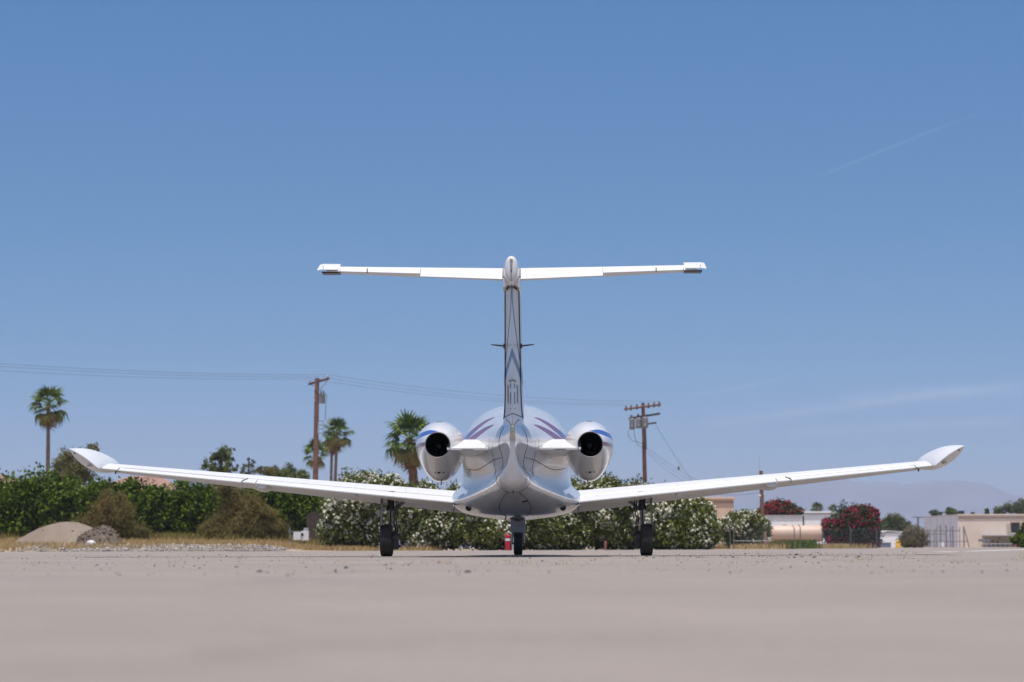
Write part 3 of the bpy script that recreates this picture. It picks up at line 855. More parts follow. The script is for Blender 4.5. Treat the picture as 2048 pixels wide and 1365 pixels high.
# ---------------- nacelles and pylons
NST = [(-0.30, .205, .215, 1.36), (-0.36, .235, .26, 1.36), (-0.50, .265, .32, 1.36), (-0.90, .298, .425, 1.36), (-1.30, .300, .440, 1.36),
       (-1.58, .283, .395, 1.357), (-1.80, .248, .30, 1.350), (-1.97, .205, .222, 1.343), (-2.06, .172, .176, 1.339), (-2.10, .156, .156, 1.338)]
NST = sorted(NST); NY = [s[0] for s in NST]; NV = np.array([s[1:] for s in NST])
for sgn in (1, -1):
    secs = []
    for y in np.linspace(NY[0], NY[-1], 40):
        R_, B_, zc = catmull(NV, NY, y)
        ring = []
        for k in range(48):
            a = 2 * math.pi * k / 48
            ca, sa = math.cos(a), math.sin(a)
            if sa >= 0: ring.append((sgn * (0.912 + R_ * ca), y, zc + R_ * sa))
            else:
                ex = (B_ - R_) / max(R_, .01)
                pw = 1 + 0.30 * min(1, ex / 0.45)
                ring.append((sgn * (0.912 + R_ * math.copysign(abs(ca) ** (1.0 - 0.12 * min(1, ex / .45)), ca) * (1 - 0.20 * min(1, ex / .45) * abs(sa) ** 1.5)), y, zc + B_ * sa))
        secs.append(ring)
    nac = MB().loft(secs, True, False) if False else MB()
    nac.loft(secs, False, False)
    # inner walls of the tailpipe and of the intake
    nc = nac.build('engine_nacelle', M['nac'], jet, smooth=60)
    cx = sgn * 0.912
    MB().lathe([(-2.10, .156), (-2.106, .152), (-2.104, .147), (-1.95, .146)], (cx, 0, 1.338), 'Y', 48, False).build('exhaust_lip', M['steel'], nc, smooth=60)
    MB().lathe([(-2.085, .1475), (-1.5, .140), (-1.25, .13)], (cx, 0, 1.338), 'Y', 40, False).build('exhaust_duct', M['soot'], nc, smooth=60)
    MB().lathe([(-1.24, .132), (-1.25, .132)], (cx, 0, 1.338), 'Y', 32).build('turbine_face', M['soot'], nc)
    MB().lathe([(-1.72, .022), (-1.70, .030), (-1.62, .036), (-1.26, .07)], (cx, 0, 1.338), 'Y', 24).build('exhaust_cone', M['black'], nc, smooth=50)
    MB().lathe([(-0.30, .205), (-0.275, .20), (-0.28, .185), (-0.36, .17), (-0.7, .165)], (cx, 0, 1.36), 'Y', 48, False).build('intake_lip', M['steel'], nc, smooth=60)
    fan = MB().lathe([(-0.70, .165), (-0.71, .165)], (cx, 0, 1.36), 'Y', 32)
    for k in range(18):
        a = 2 * math.pi * k / 18
        fan.box((cx + 0.1 * math.cos(a), -0.66, 1.36 + 0.1 * math.sin(a)), (0.13, 0.03, 0.012), ry=-a)
    fan.lathe([(-0.52, .004), (-0.56, .025), (-0.66, .045)], (cx, 0, 1.36), 'Y', 16)
    fan.build('fan', M['black'], nc)
    MB().tube([(cx * 1.0 - sgn * 0.02, -1.50, 0.955), (cx - sgn * 0.02, -1.53, 0.905), (cx - sgn * 0.02, -1.54, 0.875)], 0.009, 8).build('drain_mast', M['steel'], nc)
    MB().box((cx, -1.60, 1.637), (0.07, 0.012, 0.008)).build('latch', M['seam'], nc)
    for dx, w_ in ((0, .035), (-0.045, .012), (0.055, .018)):
        MB().box((cx + dx, -1.735, 1.015 + 0.004 * abs(dx) * 10), (w_, 0.012, 0.012 if w_ < .03 else .02)).build('cowl_latch', M['seam'], nc)
    # pylon
    secs = []
    for x in np.linspace(0.16, 0.80, 12):
        yt_, c_ = -2.13 + 0.05 * (x - .16), 1.5
        top = []; bot = []
        flare = 1.0 + 0.25 * max(0, (0.32 - x) / 0.16)
        for k in range(17):
            t = k / 16; s = 0.5 - 0.5 * math.cos(math.pi * t); th = naca(1 - s)
            top.append((sgn * x, yt_ + s * c_, 1.283 + 0.012 + 0.150 * flare * th))
            bot.append((sgn * x, yt_ + s * c_, 1.283 - 0.006 - 0.036 * flare * th))
        secs.append(top + bot[::-1])
    py = MB().loft(secs).build('engine_pylon', M['wing'], jet, smooth=40)
    ps = MB().tube([(sgn * 0.335, -2.12 + s * 1.5, 1.283 + 0.014 + 0.150 * naca(1 - s)) for s in np.linspace(0, .5, 10)], 0.003, 5)
    ps.tube([(sgn * x, -2.11, 1.279) for x in (0.19, 0.40, 0.62)], 0.005, 5)
    ps.build('pylon_seam', M['seam'], py)

# ---------------- belly details
for sgn in (1, -1):
    MB().lathe([(-0.30, .030), (-0.29, .038), (-0.10, .04)], (sgn * 0.60, 0, 0.615), 'Y', 18).build('air_outlet', M['black'], jet, smooth=50)
    MB().box((sgn * 0.37, -0.30, 0.588), (0.010, 0.04, 0.04)).build('belly_bracket', M['seam'], jet)
    MB().box((sgn * 0.50, -0.22, 0.602), (0.13, 0.05, 0.010), ry=sgn * 0.05).build('root_vane', M['steel'], jet)
keel = MB().loft([[(w * a, y, z) for a, z in ((-1, .53), (-.6, .49), (0, zb), (.6, .49), (1, .53))] for y, w, zb in ((0.2, .02, .50), (0.5, .10, .465), (1.3, .17, .455), (2.4, .14, .465), (2.9, .03, .49))])
keel.build('ventral_fairing', M['gear'], jet, smooth=40)
MB().tube([(-0.13, 0.3, 0.52), (-0.14, 0.22, 0.47)], 0.008, 6).build('belly_antenna', M['black'], jet)

# ---------------- main landing gear
def tyre_profile(r, w, groove=True):
    h = w / 2
    pr = [(-h * .62, r * .60), (-h * .92, r * .70), (-h, r * .82), (-h * .93, r * .92), (-h * .75, r * .975)]
    if groove:
        for c in (-.5, -.17, .17, .5):
            pr += [(h * (c - .075), r * (1 - .022 * c * c)), (h * (c - .045), r * .968), (h * (c + .045), r * .968), (h * (c + .075), r * (1 - .022 * c * c))]
    pr += [(h * .75, r * .975), (h * .93, r * .92), (h, r * .82), (h * .92, r * .70), (h * .62, r * .60)]
    return pr
GY = 0.455
for sgn in (1, -1):
    gx_ = 1.683
    leg = MB().tube([(sgn * 1.63, GY + .02, 0.84), (sgn * 1.63, GY, 0.60)], 0.045, 14).lathe([(0.60, .048), (0.605, .058), (0.635, .058), (0.64, .048)], (sgn * 1.63, GY, 0), 'Z', 18)
    leg.box((sgn * 1.63, GY - .03, 0.78), (0.10, 0.05, 0.12))
    leg = leg.build('main_gear_leg', M['black'], jet, smooth=40)
    MB().tube([(sgn * 1.63, GY, 0.61), (sgn * 1.63, GY, 0.36), (sgn * 1.66, GY, 0.21)], [0.034, 0.034, 0.03], 14).build('oleo_piston', M['piston'], leg, smooth=40)
    tl_ = MB().box((sgn * 1.63, GY - .075, 0.53), (0.022, 0.025, 0.17), rx=0.55).box((sgn * 1.63, GY - .075, 0.40), (0.022, 0.025, 0.16), rx=-0.55)
    tl_.build('torque_link', M['black'], leg, bevel=0.004)
    MB().tube([(sgn * 1.60, GY, 0.21), (sgn * 1.75, GY, 0.21)], 0.022, 12).build('axle', M['gear'], leg)
    MB().tube([(sgn * 1.60, GY - .02, 0.60), (sgn * 1.50, GY + .02, 0.68), (sgn * 1.40, GY + .04, 0.755)], 0.022, 8).build('side_brace', M['gear'], leg)
    hs_ = MB()
    for k, dx in enumerate((-0.075, -0.10)):
        hs_.tube([(sgn * (1.645 + dx), GY - .03, 0.80), (sgn * (1.640 + dx - .012), GY - .06, 0.62), (sgn * (1.645 + dx + .015), GY - .05, 0.48), (sgn * (1.64 + dx), GY - .03, 0.33), (sgn * (1.62 + dx * .5), GY - .02, 0.24)], 0.009, 6)
    hs_.build('brake_hose', M['black'], leg)
    dr = MB().box((sgn * 1.755, GY + .03, 0.585), (0.012, 0.34, 0.50), ry=sgn * -0.03)
    dr.build('gear_door', M['doordark'], jet, bevel=0.004)
    MB().tube([(sgn * 1.75, GY - .09, 0.70), (sgn * 1.66, GY - .05, 0.68)], 0.009, 6).build('door_link', M['gear'], leg)
    wh = MB().lathe(tyre_profile(0.2085, 0.158), (sgn * gx_, GY, 0.206), 'X', 64).build('main_wheel', M['rubber'], jet, smooth=30)
    MB().lathe([(-.05, .125), (-.045, .128), (.045, .128), (.05, .125), (.052, .10), (.03, .06), (.03, .03)], (sgn * gx_, GY, 0.206), 'X', 32).build('rim', M['gear'], wh, smooth=30)
    bk = MB().lathe([(-.035, .105), (-.03, .115), (.03, .115), (.035, .105)], (sgn * 1.575, GY, 0.206), 'X', 28)
    for a in (-2.6, -0.6, 0.6, 2.6):
        bk.box((sgn * 1.54, GY + .085 * math.sin(a), 0.206 + .085 * math.cos(a)), (0.07, 0.04, 0.04))
    bk.box((sgn * 1.565, GY - .09, 0.15), (0.085, 0.05, 0.12))
    bk.build('brake_unit', M['black'], wh, smooth=35)

# ---------------- nose gear
NGY = 4.55; NGX = -0.02
ng = MB().tube([(NGX, NGY + .03, 0.60), (NGX, NGY, 0.36)], 0.035, 12).build('nose_gear_leg', M['gear'], jet, smooth=40)
MB().box((NGX, NGY - .12, 0.43), (0.215, 0.012, 0.20)).build('nose_gear_door', M['doorgrey'], jet, bevel=0.004)
for sgn in (1, -1):
    MB().tube([(NGX + sgn * 0.080, NGY - .01, 0.40), (NGX + sgn * 0.086, NGY, 0.17)], [0.014, 0.011], 8).build('fork', M['steel'], ng)
MB().tube([(NGX - .095, NGY, 0.172), (NGX + .095, NGY, 0.172)], 0.014, 10).build('nose_axle', M['gear'], ng)
nw = MB().lathe(tyre_profile(0.178, 0.128, False), (NGX, NGY, 0.176), 'X', 56).build('nose_wheel', M['rubber'], jet, smooth=35)
MB().lathe([(-.04, .10), (.04, .10), (.042, .06), (.03, .03)], (NGX, NGY, 0.176), 'X', 28).build('rim', M['gear'], nw, smooth=35)
# ------------------------------------------------------------------ plants and background
def gz(x, y):
    if -60 < x < -6.5 and 87 < y < 175: return 0.006 + float(rise(x, y))
    return -0.012

def px2m(D): return D / F_PX

def tufts(pts, size):
    """little faceted flower heads, two lobes each"""
    n = len(pts)
    pts = np.concatenate([pts, pts + rng.normal(size=(n, 3)) * size * .75]); n *= 2
    base = np.array([(1, 0, 0), (-1, 0, 0), (0, 1, 0), (0, -1, 0), (0, 0, 1), (0, 0, -1)], float)
    Vv = base[None] * (1 + .4 * rng.uniform(-1, 1, (n, 6, 3))) + rng.normal(size=(n, 6, 3)) * .2
    Vv = Vv * (size * rng.uniform(.5, 1.15, (n, 1, 1))) + pts[:, None, :]
    tri = np.array([(0, 2, 4), (2, 1, 4), (1, 3, 4), (3, 0, 4), (2, 0, 5), (1, 2, 5), (3, 1, 5), (0, 3, 5)])
    return Vv.reshape(-1, 3), (tri[None] + (np.arange(n) * 6)[:, None, None]).reshape(-1, 3)

def shrub(name, label, cat, D, ells, mat, n, L, W, depth=1.0, group=None, flowers=None, stems=4, shell=0.45, clump=14, spread=0.13, up=0.25, lumps=18):
    k = px2m(D)
    base = P(sum(e[0] for e in ells) / len(ells), 1090, D)
    z0 = gz(base.x, D)
    loc = Vector((base.x, D, z0))
    root = thing(name, label, cat, loc, 0, group)
    B = []
    for i, (cx, cy, rx_, ry_) in enumerate(ells):
        c = P(cx, cy, D + random.uniform(-.25, .25) * depth)
        B.append((c.x, c.y, c.z, rx_ * k, depth * min(1.3, 0.5 + rx_ * k * 0.6), ry_ * k))
    LB = lumpy(B, lumps)
    pts = np.concatenate([blob_points(B, int(n * .75), .45, clump, spread, z0 + 0.03), blob_points(LB, int(n * 1.15), .45, clump, .22, z0 + 0.03)])
    V, Fq = leaves(pts, L, W, up)
    cr = mesh_np('crown', V - np.array(loc), Fq, mat, root)
    if flowers:
        fm, fn, fs = flowers
        fp = surface_points(LB, fn, z0 + 0.1, 1.0, 1.16)
        V, Fq = tufts(fp, fs)
        o = mesh_np('blossoms', V - np.array(loc), Fq, fm, root)
        o['kind'] = 'stuff'
    st = MB()
    for i in range(stems):
        b = B[i % len(B)]
        x0 = b[0] + random.uniform(-.3, .3) * b[3]
        st.tube([(x0 - loc.x, random.uniform(-.2, .2), -0.05), (b[0] - loc.x + random.uniform(-.3, .3) * b[3], b[1] - loc.y, (b[2] - z0) * .6),
                 (b[0] - loc.x + random.uniform(-.6, .6) * b[3], b[1] - loc.y + random.uniform(-.3, .3), (b[2] - z0) + b[5] * .55)], [0.05, 0.035, 0.015], 6)
    if stems: o = st.build('stems', M['bark'], root, smooth=60); o['kind'] = 'stuff'
    return root

def tree(name, label, D, ells, mat, n, L, W, trunk_r=0.12, depth=1.2, base_py=1085, group=None, spread=0.16, clump=16):
    k = px2m(D)
    cx = sum(e[0] for e in ells) / len(ells)
    base = P(cx, base_py, D); z0 = gz(base.x, D)
    loc = Vector((base.x, D, z0))
    root = thing(name, label, 'tree', loc, 0, group)
    B = [(*P(a, b, D + random.uniform(-.4, .4)), c * k, depth * c * k, d * k) for a, b, c, d in ells]
    LB = lumpy(B, 9, .25, .5)
    V, Fq = leaves(np.concatenate([blob_points(B, int(n * .3), 0.25, clump, spread, z0 + .1), blob_points(LB, int(n * .8), 0.3, clump, .24, z0 + .1)]), L, W, 0.1)
    mesh_np('crown', V - np.array(loc), Fq, mat, root)
    t = MB()
    zt = max(b[2] + b[5] * .4 for b in B) - z0
    t.tube([(0, 0, -.05), (0.05, 0, zt * .45), (0.0, 0, zt)], [trunk_r, trunk_r * .7, trunk_r * .2], 8)
    for b in B:
        t.tube([(0.03, 0, zt * .4), ((b[0] - loc.x) * .6, (b[1] - loc.y) * .6, (b[2] - z0) * .8), (b[0] - loc.x, b[1] - loc.y, b[2] - z0 + b[5] * .5)], [trunk_r * .5, trunk_r * .3, .012], 6)
    t.build('trunk', M['bark'], root, smooth=60)
    return root

# ---- hedge on the left
hedge = 'green hedge bushes behind the dirt verge'
shrub('hedge_bush', 'glossy dark green hedge bush at the left edge, below the tall single palm', 'hedge', 110,
      [(20, 1012, 58, 60), (88, 1002, 62, 55), (138, 1018, 40, 60), (60, 1050, 85, 34), (-70, 1012, 70, 62), (110, 1048, 55, 36)], M['green'], 26000, .20, .11, 1.3, hedge)
shrub('hedge_bush', 'green hedge bush in front of the long pink tiled roof', 'hedge', 110,
      [(205, 1020, 50, 52), (262, 1020, 52, 54), (315, 1028, 42, 52), (255, 1052, 90, 32), (180, 1040, 40, 45)], M['green'], 20000, .20, .11, 1.3, hedge)
shrub('hedge_bush', 'bright green hedge bush right of the pink tiled roof, behind brown tamarisk', 'hedge', 110,
      [(385, 1018, 52, 54), (425, 1030, 45, 55), (365, 1050, 60, 34), (450, 1040, 40, 45)], M['green'], 16000, .20, .11, 1.3, hedge)
shrub('hedge_bush', 'green hedge bush under the left wing beside the white meter boxes', 'hedge', 110,
      [(530, 1022, 50, 44), (590, 1018, 48, 44), (550, 1050, 60, 30), (625, 1010, 22, 34)], M['green'], 17000, .20, .11, 1.2, hedge)
# ---- dry brown shrubs
dry = 'dry brown tamarisk shrubs on the verge'
shrub('dry_shrub', 'dry brown tamarisk shrub just behind the grey soil mound', 'shrub', 103,
      [(176, 1054, 26, 25), (203, 1034, 25, 32), (236, 1042, 24, 30), (220, 1010, 19, 22), (262, 1060, 25, 20), (284, 1066, 14, 14), (152, 1064, 16, 15), (251, 1024, 15, 18), (214, 990, 10, 13), (190, 1062, 40, 18), (245, 994, 8, 10)], M['brown'], 14000, .17, .020, .8, dry, None, 9, .1, 16, .26, .9, 30)
shrub('dry_shrub', 'wide dry brown tamarisk shrub left of the white meter boxes', 'shrub', 103,
      [(430, 1056, 22, 23), (456, 1040, 22, 34), (490, 1052, 28, 28), (525, 1046, 24, 30), (556, 1060, 20, 20), (468, 1000, 20, 30), (449, 976, 17, 22), (500, 1012, 19, 26), (521, 1024, 15, 20), (412, 1064, 14, 16), (485, 1068, 70, 14), (540, 1030, 11, 14)], M['brown'], 22000, .17, .020, .8, dry, None, 12, .1, 16, .26, .9, 30)
shrub('dry_shrub', 'low grey-brown scrub at the left foot of the soil mound', 'shrub', 104, [(110, 1070, 34, 16), (135, 1066, 24, 14)], M['olive'], 4000, .15, .03, .6, dry, None, 3, .1, 20, .2, .5)

# ---- oleander hedge
ol = 'white-flowering oleanders behind the jet'
def oleander(label, D, ells, n=19000, nf=900, fs=.058):
    return shrub('oleander_bush', label, 'oleander', D, ells, M['oleander'], n, .19, .055, 1.1, ol, (M['petal_white'], int(nf * 3.7), fs), 5, .5, 12, .12, .5)
oleander('white-flowering oleander bush at the left end, tallest, behind the left main wheel', 96, [(722, 1008, 62, 56), (688, 1042, 36, 52), (772, 1006, 46, 48), (725, 1062, 82, 36), (668, 1066, 22, 32), (745, 985, 40, 34)], 26000, 1250)
oleander('white-flowering oleander bush below the left engine nacelle', 95.5, [(850, 1032, 55, 56), (902, 1036, 44, 56), (868, 1064, 70, 36), (815, 1030, 40, 55)], 22000, 1000)
oleander('white-flowering oleander bush beside the red post with white band', 95, [(975, 1040, 55, 56), (1030, 1045, 48, 52), (995, 1066, 75, 34)], 18000, 850)
oleander('white-flowering oleander bush just right of the nose wheel', 95.5, [(1095, 1038, 55, 58), (1150, 1030, 45, 62), (1115, 1066, 75, 34)], 20000, 900)
oleander('white-flowering oleander bush at the foot of the transformer pole', 95.8, [(1222, 1018, 52, 54), (1268, 1018, 42, 50), (1238, 1062, 72, 38), (1190, 1020, 40, 56)], 24000, 1150)
oleander('white-flowering oleander bush sloping down at the right end, behind the right main wheel', 96, [(1335, 1036, 46, 48), (1382, 1046, 42, 48), (1416, 1066, 24, 32), (1350, 1068, 74, 32), (1300, 1024, 34, 50)], 22000, 1050)
shrub('oleander_bush', 'loose white-flowering oleander bush on its own behind the chain-link fence', 'oleander', 125,
      [(1480, 1062, 36, 32), (1514, 1064, 24, 30), (1500, 1042, 24, 16), (1462, 1048, 14, 20)], M['oleander'], 9000, .22, .06, 1.0, ol, (M['petal_white'], 1300, .062), 4, .4, 12, .14, .5)

# ---- red-flowering bushes
rb = 'red-flowering bushes by the white trailers'
shrub('red_bush', 'round crimson-flowering bush at the right end of the tan tank', 'bush', 150,
      [(1705, 1054, 46, 38), (1670, 1066, 24, 28), (1740, 1062, 20, 32), (1718, 1032, 30, 18), (1700, 1072, 50, 22)], M['redleaf'], 15000, .24, .08, 1.2, rb, (M['petal_red'], 5200, .07), 5, .4, 12, .13, .4)
shrub('red_bush', 'rust-red flowering bush showing above the trailer roof beside the short pole', 'bush', 182,
      [(1556, 1022, 36, 16), (1582, 1026, 20, 14), (1530, 1028, 15, 10), (1560, 1060, 40, 35)], M['redleaf'], 9000, .24, .08, 1.2, rb, (M['petal_rust'], 3400, .07), 4, .4, 12, .15, .6)

# ---- other bushes and trees on the right
shrub('grey_green_bush', 'hazy grey-green bush above the white shed', 'bush', 215, [(1788, 1048, 20, 18), (1772, 1062, 18, 20), (1806, 1056, 14, 16)], M['greygreen'], 6000, .22, .06, 1.2, None, None, 3, .2, 14, .18)
shrub('tan_shrub', 'dry tan shrub between the yellow post and the grey wall', 'shrub', 175, [(1828, 1072, 22, 20), (1812, 1084, 14, 12), (1845, 1080, 10, 16), (1828, 1086, 24, 10)], M['tan_shrub'], 7000, .20, .03, 1.0, None, None, 4, .1, 18, .2)
shrub('green_bush', 'dark green bush cut by the right edge in front of the cream building', 'bush', 150, [(2046, 1078, 15, 17), (2060, 1070, 16, 24)], M['green'], 4500, .2, .1, .8, None, None, 3)
far = 'trees beyond the flat roofs on the right'
tree('far_tree', 'small round tree above the grey wall roof', 300, [(1903, 1024, 11, 8)], M['dkgreen'], 1600, .3, .12, .1, 1.0, 1095, far)
tree('far_tree', 'little ragged tree above the left corner of the grey wall', 300, [(1868, 1026, 8, 5), (1880, 1028, 6, 3)], M['greygreen'], 1000, .3, .12, .1, 1.0, 1095, far)
tree('far_tree', 'narrow dark treetop over the middle of the cream roof', 300, [(1974, 1024, 4, 7)], M['dkgreen'], 700, .3, .12, .1, 1.0, 1095, far)
tree('far_tree', 'broad grey-green treetops at the right edge over the cream roof', 300, [(2000, 1024, 13, 10), (2024, 1018, 16, 13), (2046, 1014, 14, 15), (2062, 1016, 14, 14)], M['greygreen'], 5200, .32, .12, .1, 1.0, 1095, far)
# ---- trees behind the left hedge
bk = 'trees behind the green hedge'
tree('olive_tree', 'olive-brown leafy tree behind the left wing tip', 140, [(152, 932, 40, 30), (120, 944, 20, 22), (180, 922, 22, 24), (186, 898, 12, 10), (150, 960, 40, 22)], M['olive'], 9000, .20, .045, .13, 1.1, 1085, bk)
tree('tall_tree', 'tall sparse green tree standing clear above the middle of the left wing', 150, [(440, 908, 22, 14), (430, 926, 22, 18), (455, 930, 18, 20), (412, 934, 11, 8), (440, 955, 24, 25), (463, 905, 10, 7)], M['dkgreen'], 3000, .22, .08, .15, 1.0, 1085, bk, .20, 30)
tree('slender_tree', 'slim wispy grey tree right of the tall sparse tree', 155, [(497, 935, 11, 12), (503, 922, 8, 7), (488, 945, 8, 9), (498, 955, 14, 16)], M['greygreen'], 800, .22, .05, .08, 1.0, 1085, bk)
tree('dark_tree', 'low rounded dark tree peeping over the wing left of the wooden pole', 160, [(575, 952, 30, 13), (600, 956, 20, 10), (545, 950, 18, 14), (570, 975, 50, 20)], M['dkgreen'], 6500, .24, .06, .12, 1.0, 1085, bk)
tree('small_tree', 'brownish tuft of a tree between the slim tree and the dark tree', 158, [(535, 945, 16, 8), (520, 940, 7, 6)], M['olive'], 1600, .3, .05, .1, 1.0, 1085, bk)

# ------------------------------------------------------------------ fan palms
def frond_mesh(name, mat, nleaf=15, droop=0.25, half=100, seed=0):
    r = random.Random(seed)
    m = MB()
    m.tube([(0, 0, 0), (0, .30, .03), (0, .56, .0)], [0.018, 0.013, 0.010], 4)
    for i in range(nleaf):
        a = math.radians(-half + 2 * half * i / (nleaf - 1) + r.uniform(-3, 3))
        ln = (0.55 - 0.14 * abs(a) / math.radians(half)) * r.uniform(.9, 1.08)
        dx, dy = math.sin(a), math.cos(a); qx, qy = dy, -dx
        w = 0.040
        b = (0, 0.54, 0)
        mid = (dx * ln * .55, .54 + dy * ln * .55, -droop * .12)
        tip = (dx * ln * .97, .54 + dy * ln * .97, -droop * r.uniform(.7, 1.2))
        m.add([b, (mid[0] + qx * w, mid[1] + qy * w, mid[2]), (mid[0], mid[1], mid[2] + .02), (mid[0] - qx * w, mid[1] - qy * w, mid[2]), tip], [(0, 1, 2), (0, 2, 3), (1, 4, 2), (2, 4, 3)])
    o = m.build(name, mat)
    me = o.data
    bpy.data.objects.remove(o)
    return me
FR = [frond_mesh('frond', M['palm'], 15, .10 + .09 * k, 105, k) for k in range(4)]
FO = [frond_mesh('old_frond', M['palm_old'], 15, .45, 95, 11 + k) for k in range(2)]
FD = [frond_mesh('dead_frond', M['palm_dead'], 11, .5, 60, 21 + k) for k in range(2)]

def palm(label, D, crown, base_px, size, trunk_r, nf=34, no=8, nd=12, bark='bark_palm', group='fan palms behind the hedges', base_py=1090, shag=0):
    c = P(crown[0], crown[1], D); b = P(base_px, base_py, D)
    z0 = gz(b.x, D)
    loc = Vector((b.x, D, z0))
    root = thing('fan_palm', label, 'palm tree', loc, 0, group)
    top = c - loc
    lean = Vector((top.x, 0, 0))
    pts = [(lean.x * t ** 1.4, 0, (top.z - .05) * t - .05 * (1 - t)) for t in np.linspace(0, 1, 9)]
    rs = [trunk_r * (1.25 - .45 * t + (0.12 * (i % 2) if shag else 0)) for i, t in enumerate(np.linspace(0, 1, 9))]
    tk = MB().tube(pts, rs, 12)
    for i in range(1, 40):        # leaf-scar rings / shags of old leaf bases
        t = i / 40
        zc = (top.z - .05) * t; rr = trunk_r * (1.27 - .45 * t)
        if shag:
            for k in range(7):
                a = random.uniform(0, 6.28)
                tk.box((lean.x * t ** 1.4 + math.cos(a) * rr, math.sin(a) * rr, zc), (.10, .04, .20), rz=a + 1.57, rx=.35)
        elif i % 2:
            tk.lathe([(zc - .02, rr * 1.0), (zc, rr * 1.06), (zc + .02, rr)], (lean.x * t ** 1.4, 0, 0), 'Z', 10, False)
    tk.build('trunk', M[bark], root, smooth=50)
    for i in range(nf + no + nd):
        az = i * 2.39996 + random.uniform(-.25, .25)
        if i < nf:
            me = FR[i % 4]; t = i / nf
            el = math.radians(86 - 118 * t ** 0.95 + random.uniform(-9, 9)); sc = size * random.uniform(.85, 1.08)
        elif i < nf + no:
            me = FO[i % 2]; el = math.radians(random.uniform(-62, -20)); sc = size * random.uniform(.85, 1.08)
        else:
            me = FD[i % 2]; el = math.radians(random.uniform(-88, -66)); sc = size * random.uniform(.65, .95)
        o = bpy.data.objects.new(me.name.split('.')[0], me); COL.objects.link(o)
        o.parent = root
        o.location = (top.x, top.y, top.z - (.12 * size if i >= nf + no else 0))
        o.rotation_euler = (el, random.uniform(-.25, .25), az)
        o.scale = (sc, sc, sc)
    return root

palm('tall slim fan palm standing alone at the far left', 172, (97, 812), 94, 1.68, .15, 17, 7, 9)
palm('slim fan palm with a full round crown right of the wooden pole', 205, (674, 868), 667, 1.58, .14, 17, 7, 5)
palm('second slim palm trunk close against the full-crowned palm', 207, (664, 884), 660, 1.2, .13, 9, 5, 5)
palm('shorter palm half hidden behind the wooden pole', 195, (632, 910), 632, 1.35, .14, 14, 5, 2)
palm('thick shaggy-trunked fan palm beside the left engine nacelle', 148, (821, 882), 833, 1.86, .26, 20, 11, 8, 'bark_red', shag=1)
palm('tiny distant palm above the right trailer roof', 400, (1634, 1018), 1634, 1.2, .15, 26, 4, 0, base_py=1096)
palm('tiniest distant palm beside the crimson bush top', 420, (1666, 1020), 1666, 1.0, .15, 22, 4, 0, base_py=1096)

# ------------------------------------------------------------------ utility poles and wires
def local(root, p): return Vector(p) - root.location

# left pole
PD = 150
b = P(629, 1088, PD); loc = Vector((b.x, PD, gz(b.x, PD)))
pole = thing('utility_pole', 'brown wooden utility pole with one small transformer, above the left wing', 'utility pole', loc, 0, 'wooden utility poles')
T = local(pole, P(634, 757, PD))
MB().tube([(0, 0, -.1), (T.x * .5, 0, T.z * .5), T], [.19, .165, .14], 14).build('shaft', M['pole'], pole, smooth=60)
A, B_ = local(pole, P(618, 769, PD + 1.0)), local(pole, P(658, 758, PD - 1.0))
MB().tube([A + Vector((0, -.18, 0)), B_ + Vector((0, -.18, 0))], .075, 4).build('crossarm', M['pole_dark'], pole)
MB().tube([local(pole, P(655, 762, PD - .9)), local(pole, P(637, 783, PD - .2))], .028, 6).build('brace', M['galv'], pole)
MB().tube([local(pole, P(621, 768, PD + .9)), local(pole, P(631, 778, PD - .2))], .028, 6).build('brace', M['galv'], pole)
INS_L = []
for px_, py_, dd in ((620, 760, .9), (641, 756, -.2), (656, 752, -.9)):
    q = local(pole, P(px_, py_, PD + dd))
    MB().lathe([(q.z - .18, .02), (q.z - .10, .05), (q.z - .04, .07), (q.z, .045), (q.z + .04, .03)], (q.x, q.y - .15, 0), 'Z', 10).build('insulator', M['galv'], pole, smooth=40)
    INS_L.append(P(px_, py_ - 1, PD + dd) + Vector((0, -.15, .03)))
q = local(pole, P(645, 797, PD))
tr = MB().lathe([(q.z - .33, .17), (q.z - .31, .19), (q.z + .26, .19), (q.z + .30, .14)], (q.x, q.y - .1, 0), 'Z', 18).build('transformer', M['transformer'], pole, smooth=40)
for dx in (-.08, .07):
    MB().lathe([(q.z + .29, .03), (q.z + .36, .045), (q.z + .46, .025), (q.z + .50, .02)], (q.x + dx, q.y - .1, 0), 'Z', 8).build('bushing', M['ceramic'], tr, smooth=40)
MB().tube([local(pole, P(648, 785, PD - .3)), local(pole, P(654, 792, PD - .4)), local(pole, P(652, 812, PD - .3)), local(pole, P(650, 840, PD - .2))], .02, 6).build('drop_cable', M['wire'], pole)
MB().tube([local(pole, P(637, 845, PD - .25)), local(pole, P(636, 868, PD - .25))], .035, 6).build('conduit', M['galv'], pole)
for k in range(4):
    MB().tube([local(pole, P(635, 843 + 8 * k, PD - .2)), local(pole, P(646, 842 + 8 * k, PD - .3)), local(pole, P(647, 848 + 8 * k, PD - .3))], .022, 6).build('wire_bracket', M['wire'], pole)
for py_ in (791, 801):
    q = local(pole, P(629, py_, PD - .2)); MB().box(q, (.08, .06, .14)).build('cutout', M['galv'], pole)

